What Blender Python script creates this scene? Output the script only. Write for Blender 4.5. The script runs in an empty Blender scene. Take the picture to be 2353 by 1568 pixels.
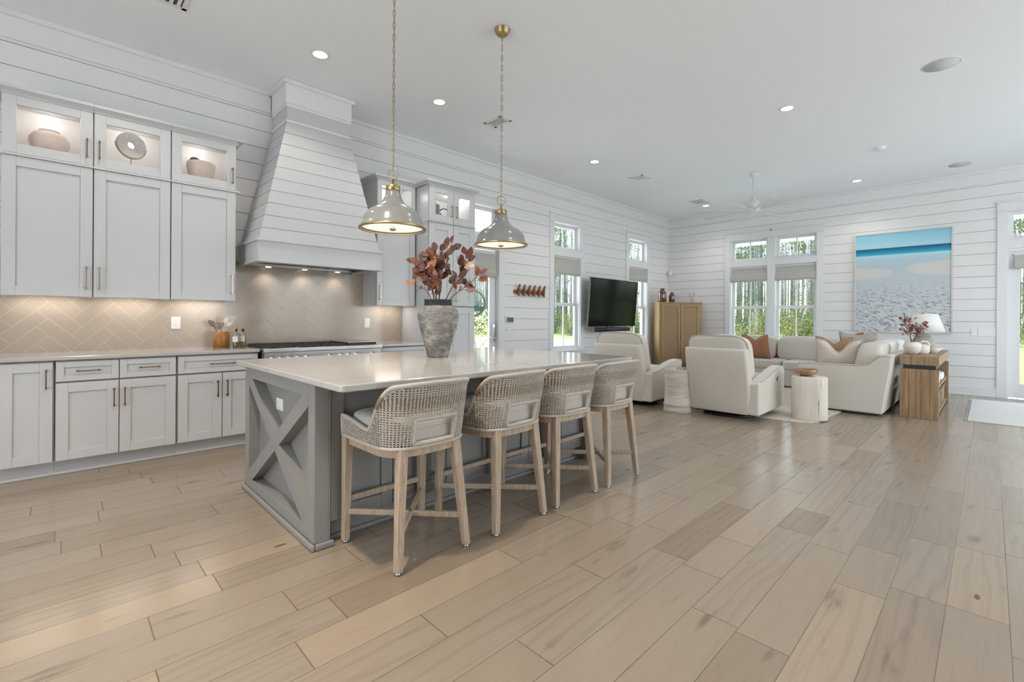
import bpy, bmesh, math, random
from mathutils import Vector, Matrix
R = math.radians
PI = math.pi
C = bpy.context.scene.collection
scene = bpy.context.scene
rnd = random.Random(7)

# ------------------------------------------------------------------ camera
YAW, ROLL, CAMH, FPX = R(45.7337), R(0.36309), 1.217, 1071.14
fw = Vector((math.cos(YAW), math.sin(YAW), 0)); rt0 = Vector((math.sin(YAW), -math.cos(YAW), 0)); up0 = Vector((0, 0, 1))
rt = rt0 * math.cos(ROLL) + up0 * math.sin(ROLL); upv = up0 * math.cos(ROLL) - rt0 * math.sin(ROLL)
cd = bpy.data.cameras.new('camera'); cam = bpy.data.objects.new('camera', cd); C.objects.link(cam)
cam.matrix_world = Matrix(((rt.x, upv.x, -fw.x, 0), (rt.y, upv.y, -fw.y, 0), (rt.z, upv.z, -fw.z, CAMH), (0, 0, 0, 1)))
cd.sensor_width = 36; cd.lens = FPX / 2353 * 36; cd.shift_y = -(784 - 731.76) / 2353
cd.clip_start = .05; cd.clip_end = 400
scene.camera = cam

# ------------------------------------------------------------------ world, sun, exposure
w = bpy.data.worlds.new('sky'); scene.world = w; w.use_nodes = True
nt = w.node_tree; nt.nodes.clear()
wo = nt.nodes.new('ShaderNodeOutputWorld'); bg = nt.nodes.new('ShaderNodeBackground')
tc = nt.nodes.new('ShaderNodeTexCoord'); sx = nt.nodes.new('ShaderNodeSeparateXYZ'); cr = nt.nodes.new('ShaderNodeValToRGB')
nt.links.new(tc.outputs['Generated'], sx.inputs[0]); nt.links.new(sx.outputs['Z'], cr.inputs[0])
cr.color_ramp.elements[0].position = 0.0; cr.color_ramp.elements[0].color = (.92, .965, 1, 1)
cr.color_ramp.elements[1].position = 0.7; cr.color_ramp.elements[1].color = (.68, .84, 1, 1)
nt.links.new(cr.outputs[0], bg.inputs[0]); bg.inputs[1].default_value = 2.1
nt.links.new(bg.outputs[0], wo.inputs[0])

def lamp(name, kind, loc, energy, color=(1, 1, 1), rot=None, **kw):
    ld = bpy.data.lights.new(name, kind); ld.energy = energy; ld.color = color
    for k, v in kw.items(): setattr(ld, k, v)
    o = bpy.data.objects.new(name, ld); o.location = loc
    if rot: o.rotation_euler = rot
    C.objects.link(o); return o
def aim(o, d): o.rotation_euler = Vector(d).to_track_quat('-Z', 'Y').to_euler()
sun = lamp('sun', 'SUN', (0, 0, 20), 4.2, (1, .95, .86), angle=R(1.5)); aim(sun, (.66, -.10, -.75))
def portal(loc, d, sx_, sy_):
    o = lamp('window_portal', 'AREA', loc, 1, shape='RECTANGLE', size=sx_, size_y=sy_); o.data.cycles.is_portal = True
    aim(o, d); return o
portal((6.8, 5.68, 1.85), (0, -1, 0), .9, 2.5); portal((9.3, 5.68, 1.85), (0, -1, 0), .9, 2.5); portal((4.6, 5.68, 1.5), (0, -1, 0), .9, 3.0)
portal((10.92, 3.2, 1.9), (-1, 0, 0), 1.8, 2.4); portal((10.92, -.75, 1.5), (-1, 0, 0), 1.2, 3.0)
FILL_WIN_R = [(2.3, 3.8), (4.2, 6.6), (7.1, 9.6)]            # unseen tall openings, added in the right side to let sky light in
for a, b in FILL_WIN_R: portal(((a + b) / 2, -4.16, 1.6), (0, 1, 0), b - a, 3.1)
FILL_WIN_B = [(.3, 3.1)]                                   # unseen opening behind the camera, added for more sky light
for a, b in FILL_WIN_B: portal((-3.16, (a + b) / 2, 1.6), (1, 0, 0), b - a, 3.1)
vs = scene.view_settings
scene.display_settings.display_device = 'sRGB'
vs.view_transform = 'Standard'; vs.look = 'None'; vs.gamma = 1; vs.use_curve_mapping = False
vs.exposure = 1.38
cy = scene.cycles
cy.max_bounces = 9; cy.diffuse_bounces = 6; cy.glossy_bounces = 4; cy.transmission_bounces = 6; cy.transparent_max_bounces = 12
cy.caustics_reflective = False; cy.caustics_refractive = False; cy.sample_clamp_indirect = 6
cy.use_denoising = True

# ------------------------------------------------------------------ mesh helpers
class MB:
    def __init__(s): s.v = []; s.f = []; s.m = []; s.s = []
    def add(s, vs_, fs, m=0, smooth=False):
        o = len(s.v); s.v += [tuple(v) for v in vs_]
        for f in fs: s.f.append([o + i for i in f]); s.m.append(m); s.s.append(smooth)
        return s
    def box(s, x0, x1, y0, y1, z0, z1, m=0):
        return s.add([(x0, y0, z0), (x1, y0, z0), (x1, y1, z0), (x0, y1, z0), (x0, y0, z1), (x1, y0, z1), (x1, y1, z1), (x0, y1, z1)],
                     [(0, 3, 2, 1), (4, 5, 6, 7), (0, 1, 5, 4), (1, 2, 6, 5), (2, 3, 7, 6), (3, 0, 4, 7)], m)
    def hexa(s, a, b, m=0):           # two quads a, b (4 points each)
        return s.add(list(a) + list(b), [(0, 3, 2, 1), (4, 5, 6, 7), (0, 1, 5, 4), (1, 2, 6, 5), (2, 3, 7, 6), (3, 0, 4, 7)], m)
    def beam(s, p0, p1, w_, h_, up=(0, 0, 1), m=0, w1=None, h1=None):
        p0, p1 = Vector(p0), Vector(p1); d = (p1 - p0).normalized(); a = d.cross(Vector(up)).normalized(); b = a.cross(d)
        w1 = w1 or w_; h1 = h1 or h_
        q = lambda p, x, y: [p - a * x / 2 - b * y / 2, p + a * x / 2 - b * y / 2, p + a * x / 2 + b * y / 2, p - a * x / 2 + b * y / 2]
        return s.hexa(q(p0, w_, h_), q(p1, w1, h1), m)
    def tube(s, pts, r, n=8, m=0, closed=False):
        pts = [Vector(p) for p in pts]; k = len(pts); rr = r if isinstance(r, (list, tuple)) else [r] * k
        vs_ = []; a = None
        for i, p in enumerate(pts):
            if closed: t = pts[(i + 1) % k] - pts[i - 1]
            else: t = pts[min(i + 1, k - 1)] - pts[max(i - 1, 0)]
            t.normalize()
            if a is None: a = t.orthogonal().normalized()
            a = (a - t * a.dot(t)); a = a.normalized() if a.length > 1e-6 else t.orthogonal().normalized()
            b = t.cross(a)
            for j in range(n):
                an = 2 * PI * j / n; vs_.append(p + (a * math.cos(an) + b * math.sin(an)) * rr[i])
        fs = []
        for i in range(k if closed else k - 1):
            for j in range(n):
                i2 = (i + 1) % k; fs.append((i * n + j, i * n + (j + 1) % n, i2 * n + (j + 1) % n, i2 * n + j))
        if not closed: fs += [tuple(range(n - 1, -1, -1)), tuple((k - 1) * n + j for j in range(n))]
        return s.add(vs_, fs, m, True)
    def lathe(s, prof, c=(0, 0, 0), n=32, m=0, closed=False, smooth=True, ax=None):
        cx, cy_, cz = c; vs_ = []; fs = []
        for (r, z) in prof:
            for j in range(n):
                an = 2 * PI * j / n; vs_.append((cx + r * math.cos(an), cy_ + r * math.sin(an), cz + z))
        k = len(prof)
        for i in range(k if closed else k - 1):
            i2 = (i + 1) % k
            for j in range(n): fs.append((i * n + j, i * n + (j + 1) % n, i2 * n + (j + 1) % n, i2 * n + j))
        if not closed:
            if prof[0][0] > 1e-5: fs.append(tuple(range(n - 1, -1, -1)))
            if prof[-1][0] > 1e-5: fs.append(tuple((k - 1) * n + j for j in range(n)))
        if ax is not None:
            M = Vector((0, 0, 1)).rotation_difference(Vector(ax)).to_matrix(); c_ = Vector(c)
            vs_ = [c_ + M @ (Vector(v) - c_) for v in vs_]
        return s.add(vs_, fs, m, smooth)
    def cyl(s, p0, p1, r, n=16, m=0): return s.tube([p0, p1], r, n, m)
    def prism(s, poly, fn, a0, a1, m=0):  # fn(u,v,a) -> point
        k = len(poly)
        return s.add([fn(u, v, a0) for u, v in poly] + [fn(u, v, a1) for u, v in poly],
                     [tuple(range(k - 1, -1, -1)), tuple(range(k, 2 * k))] + [(i, (i + 1) % k, k + (i + 1) % k, k + i) for i in range(k)], m)
    def soft(s, c, size, n=10, puff=.5, pw=4., m=0, fn=None, rot=0):
        """rounded, slightly bulging block (cushion)"""
        sx_, sy_, sz_ = [q / 2 for q in size]; vid = {}; vs_ = []; fs = []
        def P(u, v, w_):
            p = Vector((u, v, w_)); L = (abs(u) ** pw + abs(v) ** pw + abs(w_) ** pw) ** (1 / pw)
            q = p / L
            if fn: q = fn(q)
            x, y, z = q.x * sx_, q.y * sy_, q.z * sz_
            cr_, sr_ = math.cos(rot), math.sin(rot)
            return (c[0] + x * cr_ - y * sr_, c[1] + x * sr_ + y * cr_, c[2] + z)
        def vi(a):
            k = tuple(round(x, 5) for x in a)
            if k not in vid: vid[k] = len(vs_); vs_.append(P(*a))
            return vid[k]
        g = [-1 + 2 * i / n for i in range(n + 1)]
        for ax in range(3):
            for sg in (-1, 1):
                for i in range(n):
                    for j in range(n):
                        q = []
                        for (a, b) in ((i, j), (i + 1, j), (i + 1, j + 1), (i, j + 1)):
                            t = [0, 0, 0]; t[ax] = sg; t[(ax + 1) % 3] = g[a]; t[(ax + 2) % 3] = g[b]; q.append(vi(t))
                        fs.append(q if sg > 0 else q[::-1])
        return s.add(vs_, fs, m, True)
    def build(s, name, mats, parent=None, loc=None, bevel=0, sub=0, world=True, seg=2, solid=0, smooth=None):
        org = Vector((0, 0, 0))
        if parent is not None: org = ORG.get(parent.name, Vector((0, 0, 0)))
        if loc is not None: org = Vector(loc)
        me = bpy.data.meshes.new(name); me.from_pydata([(v[0] - org.x, v[1] - org.y, v[2] - org.z) for v in s.v], [], s.f)
        if not isinstance(mats, (list, tuple)): mats = [mats]
        for m in mats: me.materials.append(m)
        me.polygons.foreach_set('material_index', s.m)
        me.polygons.foreach_set('use_smooth', [(smooth if smooth is not None else q) for q in s.s])
        b = bmesh.new(); b.from_mesh(me); bmesh.ops.recalc_face_normals(b, faces=b.faces); b.to_mesh(me); b.free()
        o = bpy.data.objects.new(name, me); C.objects.link(o)
        if parent is not None: o.parent = parent
        if loc is not None: o.location = loc
        ORG[o.name] = org
        if solid: md = o.modifiers.new('thick', 'SOLIDIFY'); md.thickness = solid; md.offset = 0
        if bevel:
            md = o.modifiers.new('edge', 'BEVEL'); md.width = bevel; md.segments = seg; md.limit_method = 'ANGLE'; md.angle_limit = R(40)
        if sub: md = o.modifiers.new('sub', 'SUBSURF'); md.levels = sub; md.render_levels = sub
        return o
ORG = {}
def tag(o, label=None, cat=None, group=None, kind=None):
    if label: o['label'] = label
    if cat: o['category'] = cat
    if group: o['group'] = group
    if kind: o['kind'] = kind
    return o
def thing(name, label, cat, loc, group=None):
    o = bpy.data.objects.new(name, None); C.objects.link(o); o.location = loc; o.empty_display_size = .1
    ORG[o.name] = Vector(loc); return tag(o, label, cat, group)
def struct(name, mb, mats, **kw): return tag(mb.build(name, mats, **kw), kind='structure')
def sroot(name, loc):
    o = bpy.data.objects.new(name, None); C.objects.link(o); o.location = loc; ORG[o.name] = Vector(loc); o['kind'] = 'structure'; return o
def copy_tree(o, parent=None):
    c = o.copy(); C.objects.link(c)
    if parent is not None: c.parent = parent
    for ch in list(o.children): copy_tree(ch, c)
    return c

# ------------------------------------------------------------------ materials
def new_mat(name):
    m = bpy.data.materials.new(name); m.use_nodes = True; t = m.node_tree; t.nodes.clear()
    out = t.nodes.new('ShaderNodeOutputMaterial'); b = t.nodes.new('ShaderNodeBsdfPrincipled'); t.links.new(b.outputs[0], out.inputs[0])
    return m, t, b, out
def N(t, typ, props=None, **ins):
    n = t.nodes.new(typ)
    for k, v in (props or {}).items(): setattr(n, k, v)
    for k, v in ins.items():
        key = int(k[1:]) if k[0] == 'i' and k[1:].isdigit() else k.replace('_', ' ')
        s = n.inputs[key]
        if hasattr(v, 'is_output') or isinstance(v, bpy.types.NodeSocket): t.links.new(v, s)
        else: s.default_value = v
    return n
def mth(t, op, a, b=None):
    kw = dict(i0=a)
    if b is not None: kw['i1'] = b
    return N(t, 'ShaderNodeMath', dict(operation=op), **kw).outputs[0]
def ramp(t, fac, stops, interp='LINEAR'):
    n = t.nodes.new('ShaderNodeValToRGB'); n.color_ramp.interpolation = interp; e = n.color_ramp.elements
    while len(e) < len(stops): e.new(.5)
    for x, (p, c) in zip(e, stops): x.position = p; x.color = (c[0], c[1], c[2], 1) if len(c) == 3 else c
    t.links.new(fac, n.inputs[0]); return n.outputs[0]
def mixc(t, fac, a, b, mode='MIX'):
    n = t.nodes.new('ShaderNodeMix'); n.data_type = 'RGBA'; n.blend_type = mode
    for i, v in ((0, fac), (6, a), (7, b)):
        if isinstance(v, bpy.types.NodeSocket): t.links.new(v, n.inputs[i])
        else: n.inputs[i].default_value = v if i == 0 else (v[0], v[1], v[2], 1)
    return n.outputs[2]
def obj_co(t, scale=(1, 1, 1), rot=(0, 0, 0)):
    tcn = t.nodes.new('ShaderNodeTexCoord'); return N(t, 'ShaderNodeMapping', None, Vector=tcn.outputs['Object'], Scale=scale, Rotation=rot).outputs[0]
def M(name, col, rough=.5, metal=0., var=0., vscale=6., bump=0., bscale=60., stretch=(1, 1, 1), emit=None, estr=0., coat=0., spec=None, trans=0., sheen=0.):
    m, t, b, out = new_mat(name)
    b.inputs['Base Color'].default_value = (*col, 1); b.inputs['Roughness'].default_value = rough; b.inputs['Metallic'].default_value = metal
    co = obj_co(t, stretch)
    if var:
        nz = N(t, 'ShaderNodeTexNoise', None, Vector=co, Scale=vscale, Detail=5.)
        c2 = tuple(max(0, c * (1 - var)) for c in col); c3 = tuple(min(1, c * (1 + var)) for c in col)
        t.links.new(ramp(t, nz.outputs['Fac'], [(.3, c2), (.7, c3)]), b.inputs['Base Color'])
    if bump:
        nz = N(t, 'ShaderNodeTexNoise', None, Vector=co, Scale=bscale, Detail=3.)
        t.links.new(N(t, 'ShaderNodeBump', None, Height=nz.outputs['Fac'], Strength=bump, Distance=.01).outputs[0], b.inputs['Normal'])
    if emit: b.inputs['Emission Color'].default_value = (*emit, 1); b.inputs['Emission Strength'].default_value = estr
    if coat: b.inputs['Coat Weight'].default_value = coat; b.inputs['Coat Roughness'].default_value = .1
    if spec is not None: b.inputs['Specular IOR Level'].default_value = spec
    if trans: b.inputs['Transmission Weight'].default_value = trans
    if sheen: b.inputs['Sheen Weight'].default_value = sheen
    return m
def glass_mat(name, tint=(1, 1, 1), refl=.08, rough=.0):
    m, t, b, out = new_mat(name); t.nodes.remove(b)
    tr = N(t, 'ShaderNodeBsdfTransparent', None, Color=(*tint, 1)); gl = N(t, 'ShaderNodeBsdfGlossy', None, Color=(1, 1, 1, 1), Roughness=rough)
    fr = N(t, 'ShaderNodeLayerWeight', None, Blend=.12)
    mx = N(t, 'ShaderNodeMixShader', None, i0=mth(t, 'MAXIMUM', mth(t, 'MULTIPLY', fr.outputs['Fresnel'], .6), refl), i1=tr.outputs[0], i2=gl.outputs[0])
    t.links.new(mx.outputs[0], out.inputs[0]); return m
def wood_mat(name, c1, c2, scale=(1, 1, 1), ns=8., rough=.5, bump=.15, dark=None):
    m, t, b, out = new_mat(name); co = obj_co(t, scale)
    nz = N(t, 'ShaderNodeTexNoise', None, Vector=co, Scale=ns, Detail=8., Roughness=.65, Distortion=.4)
    stops = [(.28, c1), (.68, c2)]
    if dark: stops = [(.22, dark)] + [(.36, c1), (.68, c2)]
    t.links.new(ramp(t, nz.outputs['Fac'], stops), b.inputs['Base Color']); b.inputs['Roughness'].default_value = rough
    t.links.new(N(t, 'ShaderNodeBump', None, Height=nz.outputs['Fac'], Strength=bump, Distance=.004).outputs[0], b.inputs['Normal'])
    return m

WALLW = M('white_wall_paint', (.775, .775, .785), .45)
GAPW = M('shiplap_gap', (.30, .29, .27), .8)
CEILW = M('ceiling_paint', (.87, .89, .925), .85)
TRIMW = M('white_trim_paint', (.765, .768, .785), .35)
CABW = M('white_cabinet_lacquer', (.565, .573, .59), .32)
CABIN = M('cabinet_interior', (.78, .76, .75), .5)
GAPD = M('cabinet_gap', (.30, .27, .25), .8)
GREY = M('grey_island_paint', (.262, .258, .252), .42)
STEEL = M('brushed_steel', (.56, .54, .52), .28, 1., bump=.04, bscale=300, stretch=(.02, 1, 1))
DSTEEL = M('dark_baffle', (.10, .09, .08), .35, .8)
IRON = M('cast_iron', (.03, .03, .03), .55, bump=.1)
BLACK = M('matte_black', (.012, .012, .013), .45)
PULL = M('bronze_pull', (.27, .20, .13), .36, 1.)
NICK = M('champagne_nickel', (.45, .38, .30), .3, 1.)
BRASS = M('antique_brass', (.46, .355, .19), .34, 1.)
PGREY = M('pendant_grey_enamel', (.255, .256, .255), .22, coat=.3)
DIFF = M('pendant_diffuser', (.9, .85, .76), .5, emit=(1, .90, .79), estr=.30)
CANL = M('lamp_lens', (1, 1, 1), .5, emit=(1, .98, .95), estr=2.5)
PUCK = M('puck_lens', (1, 1, 1), .5, emit=(1, .95, .88), estr=2.)
STRIP = M('light_strip', (1, 1, 1), .5, emit=(1, .88, .72), estr=1.5)
PLAST = M('white_plastic', (.82, .82, .81), .35)
PLASTD = M('outlet_slot', (.25, .25, .25), .6)
GLASS = glass_mat('window_glass', (.97, .99, .985), .03)
CGLASS = glass_mat('cabinet_glass', (.99, .99, .99), .03)
SHADEF = M('roman_shade_linen', (.50, .49, .455), .9, var=.06, vscale=50, bump=.2, bscale=250, stretch=(1, 1, 4))
ROPE = M('taupe_rope', (.50, .46, .405), .85, var=.05, vscale=40, bump=.25, bscale=260)
ROPEB = M('brown_rope', (.27, .205, .135), .85, var=.15, vscale=60, bump=.4, bscale=200)
SEATF = M('taupe_seat_fabric', (.53, .50, .465), .9, var=.05, vscale=90, bump=.1, bscale=300)
STOOLW = wood_mat('washed_oak', (.36, .265, .185), (.52, .42, .32), (26, 26, 1.6), 3.5, .6, .3, dark=(.20, .13, .08))
CREAM = M('cream_linen', (.64, .60, .535), .92, var=.05, vscale=120, bump=.12, bscale=400, sheen=.2)
CREAM2 = M('sofa_linen', (.63, .595, .535), .92, var=.04, vscale=120, bump=.12, bscale=400, sheen=.2)
CREAMP = M('cream_piping', (.50, .46, .40), .9)
WHITEF = M('white_cotton', (.78, .78, .76), .92, var=.03, vscale=80, bump=.1, bscale=200)
NATF = M('natural_linen', (.66, .575, .50), .92, var=.04, vscale=90, bump=.2, bscale=200)
TERRA = M('terracotta_linen', (.40, .19, .105), .9, var=.08, vscale=60, bump=.15, bscale=200)
TANF = M('tan_linen', (.42, .28, .18), .9, var=.08, vscale=60, bump=.15, bscale=200)
RUGM = M('cream_wool_rug', (.60, .54, .46), .95, var=.14, vscale=30, bump=.6, bscale=120)
CERW = M('white_ceramic', (.74, .69, .64), .45, var=.05, vscale=10)
POTP = M('pink_clay', (.64, .54, .47), .8, var=.07, vscale=14, bump=.1)
BRANCH = M('twig', (.07, .04, .025), .8)
LEAFR = M('rust_leaf', (.19, .062, .034), .5, var=.3, vscale=30); LEAFR2 = M('brown_leaf', (.115, .055, .042), .5, var=.3, vscale=30); LEAFR3 = M('mauve_leaf', (.20, .115, .10), .5, var=.3, vscale=30); LEAFR4 = M('copper_leaf', (.34, .135, .062), .5, var=.3, vscale=30)
LEAFP = M('dusty_pink_leaf', (.36, .20, .165), .7, var=.3, vscale=30); LEAFP2 = M('brown_pink_leaf', (.20, .11, .09), .7, var=.3, vscale=30); LEAFP3 = M('crimson_leaf', (.30, .04, .04), .7)
AMBER = M('amber_glass', (.11, .032, .010), .06, coat=1., spec=.8)
OAK = wood_mat('oak_cabinet', (.30, .185, .075), (.41, .27, .125), (10, 10, 1), 3., .45, .1)
CANE = M('woven_cane', (.37, .25, .14), .7, var=.12, vscale=200, bump=.3, bscale=260)
RECL = wood_mat('reclaimed_pine', (.25, .155, .08), (.42, .29, .165), (9, 9, .9), 3., .6, .2, dark=(.12, .07, .035))
RECLD = M('plank_seam', (.10, .06, .035), .8)
STUMPM = wood_mat('whitewashed_log', (.66, .60, .52), (.76, .72, .66), (7, 7, .7), 2.5, .75, .15)
CRACK = M('wood_crack', (.20, .14, .09), .9)
DRUMM = wood_mat('whitewashed_drum', (.44, .37, .32), (.74, .68, .63), (1.2, 1.2, 12), 3., .75, .3)
VASEM = None
WALNUT = wood_mat('walnut_hook', (.17, .07, .03), (.30, .14, .065), (4, 4, 4), 6., .45, .1)
CROCK = wood_mat('acacia_crock', (.27, .095, .022), (.50, .22, .06), (12, 12, 1), 2., .35, .05)
CHROME = M('chrome', (.75, .75, .75), .12, 1.)
SCREEN = M('tv_screen', (.006, .006, .007), .12, spec=.06)
TVB = M('tv_bezel', (.01, .01, .01), .3)
SBAR = M('soundbar_grille', (.008, .012, .018), .35)
THERM = M('thermostat_display', (.05, .075, .08), .15)

def marble_mat(name, base, vein, rough=.12, scale=2.2, dirn=(1, 3.5, 3.5), amt=.5):
    m, t, b, out = new_mat(name); co = obj_co(t, dirn)
    n1 = N(t, 'ShaderNodeTexNoise', None, Vector=co, Scale=scale, Detail=9., Roughness=.65, Distortion=1.2)
    n2 = N(t, 'ShaderNodeTexNoise', None, Vector=co, Scale=scale * .5, Detail=3.)
    v = ramp(t, n1.outputs['Fac'], [(.42, (0, 0, 0)), (.50, (1, 1, 1)), (.56, (0, 0, 0))])
    msk = ramp(t, n2.outputs['Fac'], [(.45, (0, 0, 0)), (.65, (amt, amt, amt))])
    f = N(t, 'ShaderNodeMath', dict(operation='MULTIPLY'), i0=v, i1=msk).outputs[0]
    t.links.new(mixc(t, f, base, vein), b.inputs['Base Color']); b.inputs['Roughness'].default_value = rough
    return m
QUARTZ = marble_mat('quartz_top', (.46, .445, .43), (.34, .33, .33), .10, 2.2, (1, 5, 5), .55)
MARB = marble_mat('grey_marble', (.60, .58, .55), (.33, .31, .29), .25, 9., (1, 1, 3), .8)

def floor_mat():
    m, t, b, out = new_mat('oak_plank_floor'); tcn = t.nodes.new('ShaderNodeTexCoord')
    s = N(t, 'ShaderNodeSeparateXYZ', None, i0=tcn.outputs['Object']); X, Y = s.outputs[0], s.outputs[1]
    W, L = .187, .86
    yr = mth(t, 'DIVIDE', mth(t, 'ADD', Y, .06), W); row = mth(t, 'FLOOR', yr); fy = mth(t, 'FRACT', yr)
    wn1 = lambda q: N(t, 'ShaderNodeTexWhiteNoise', dict(noise_dimensions='1D'), W=q).outputs['Value']
    wn2 = lambda a_, b_: N(t, 'ShaderNodeTexWhiteNoise', dict(noise_dimensions='2D'), Vector=N(t, 'ShaderNodeCombineXYZ', None, X=a_, Y=b_).outputs[0]).outputs['Value']
    xr = mth(t, 'ADD', mth(t, 'DIVIDE', X, L), mth(t, 'MULTIPLY', wn1(row), 7.3)); k0 = mth(t, 'FLOOR', xr); fx = mth(t, 'FRACT', xr)
    j0 = mth(t, 'MULTIPLY', wn2(row, k0), .72); j1 = mth(t, 'MULTIPLY', wn2(row, mth(t, 'ADD', k0, 1.)), .72)
    col = mth(t, 'SUBTRACT', k0, mth(t, 'LESS_THAN', fx, j0))
    dj = mth(t, 'MINIMUM', mth(t, 'ABSOLUTE', mth(t, 'SUBTRACT', fx, j0)), mth(t, 'ABSOLUTE', mth(t, 'SUBTRACT', mth(t, 'ADD', j1, 1.), fx)))
    rv = wn2(mth(t, 'ADD', row, 17.), col); rv2 = wn2(mth(t, 'ADD', row, 57.), col)
    v = N(t, 'ShaderNodeCombineXYZ', None, X=mth(t, 'ADD', X, mth(t, 'MULTIPLY', rv, 40.)), Y=mth(t, 'ADD', Y, mth(t, 'MULTIPLY', rv2, 23.)), Z=mth(t, 'MULTIPLY', rv, 9.)).outputs[0]
    mp = lambda sc: N(t, 'ShaderNodeMapping', None, Vector=v, Scale=sc).outputs[0]
    g1 = N(t, 'ShaderNodeTexNoise', None, Vector=mp((1.6, 26, 1)), Scale=1.6, Detail=8., Roughness=.62, Distortion=.6)
    g2 = N(t, 'ShaderNodeTexNoise', None, Vector=mp((1.5, 7, 1)), Scale=1.6, Detail=4.)
    wv = N(t, 'ShaderNodeTexWave', dict(bands_direction='Y'), Vector=mp((.55, 3.4, 1)), Scale=1.5, Distortion=16., Detail=2., **{'Detail_Scale': .7})
    base = ramp(t, rv, [(0, (.262, .206, .152)), (.12, (.30, .242, .184)), (.5, (.336, .275, .212)), (.8, (.318, .263, .208)), (1, (.372, .296, .220))])
    c = mixc(t, .22, base, ramp(t, g1.outputs['Fac'], [(.25, (.58, .54, .50)), (.5, (.98, .98, .98)), (.75, (1.1, 1.1, 1.1))]), 'MULTIPLY')
    c = mixc(t, mth(t, 'MULTIPLY', mth(t, 'GREATER_THAN', rv2, .6), .26), c, ramp(t, wv.outputs['Fac'], [(.0, (.70, .66, .62)), (.35, (1, 1, 1))]), 'MULTIPLY')
    kn = ramp(t, g2.outputs['Fac'], [(.24, (.42, .36, .30)), (.36, (1, 1, 1))])
    c = mixc(t, .6, c, kn, 'MULTIPLY')
    # knots
    vo = N(t, 'ShaderNodeTexVoronoi', None, Vector=N(t, 'ShaderNodeMapping', None, Vector=v, Scale=(1.1, 3.2, 1)).outputs[0], Scale=1.3)
    c = mixc(t, mth(t, 'LESS_THAN', vo.outputs['Distance'], .045), c, (.14, .09, .055))
    def edge(f, wd): return mth(t, 'MINIMUM', mth(t, 'DIVIDE', f, wd), mth(t, 'DIVIDE', mth(t, 'SUBTRACT', 1., f), wd))
    e = mth(t, 'MINIMUM', edge(fy, .010), mth(t, 'DIVIDE', dj, .0037)); e = mth(t, 'MINIMUM', e, 1.)
    line = mth(t, 'LESS_THAN', e, .72)
    c = mixc(t, mth(t, 'MULTIPLY', line, .66), c, (.085, .052, .03))
    t.links.new(c, b.inputs['Base Color'])
    hgt = mth(t, 'ADD', e, mth(t, 'MULTIPLY', g1.outputs['Fac'], .12))
    t.links.new(N(t, 'ShaderNodeBump', None, Height=hgt, Strength=.35, Distance=.002).outputs[0], b.inputs['Normal'])
    t.links.new(ramp(t, g1.outputs['Fac'], [(.3, (.15, .15, .15)), (.7, (.25, .25, .25))]), b.inputs['Roughness'])
    b.inputs['Specular IOR Level'].default_value = .5
    return m
def vase_mat():
    m, t, b, out = new_mat('weathered_grey_stoneware'); co = obj_co(t, (1, 1, 1.7))
    n1 = N(t, 'ShaderNodeTexNoise', None, Vector=co, Scale=7., Detail=9., Roughness=.7)
    n2 = N(t, 'ShaderNodeTexNoise', None, Vector=obj_co(t, (1, 1, 9)), Scale=22., Detail=6., Roughness=.8)
    f = mth(t, 'MULTIPLY', mth(t, 'ADD', n1.outputs['Fac'], n2.outputs['Fac']), .5)
    t.links.new(ramp(t, f, [(.38, (.055, .052, .048)), (.5, (.19, .182, .172)), (.60, (.42, .41, .39))]), b.inputs['Base Color']); b.inputs['Roughness'].default_value = .8
    t.links.new(N(t, 'ShaderNodeBump', None, Height=n2.outputs['Fac'], Strength=.5, Distance=.004).outputs[0], b.inputs['Normal']); return m
VASEM = vase_mat(); VASED = M('charcoal_rim', (.035, .036, .037), .6, var=.2)
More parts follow.
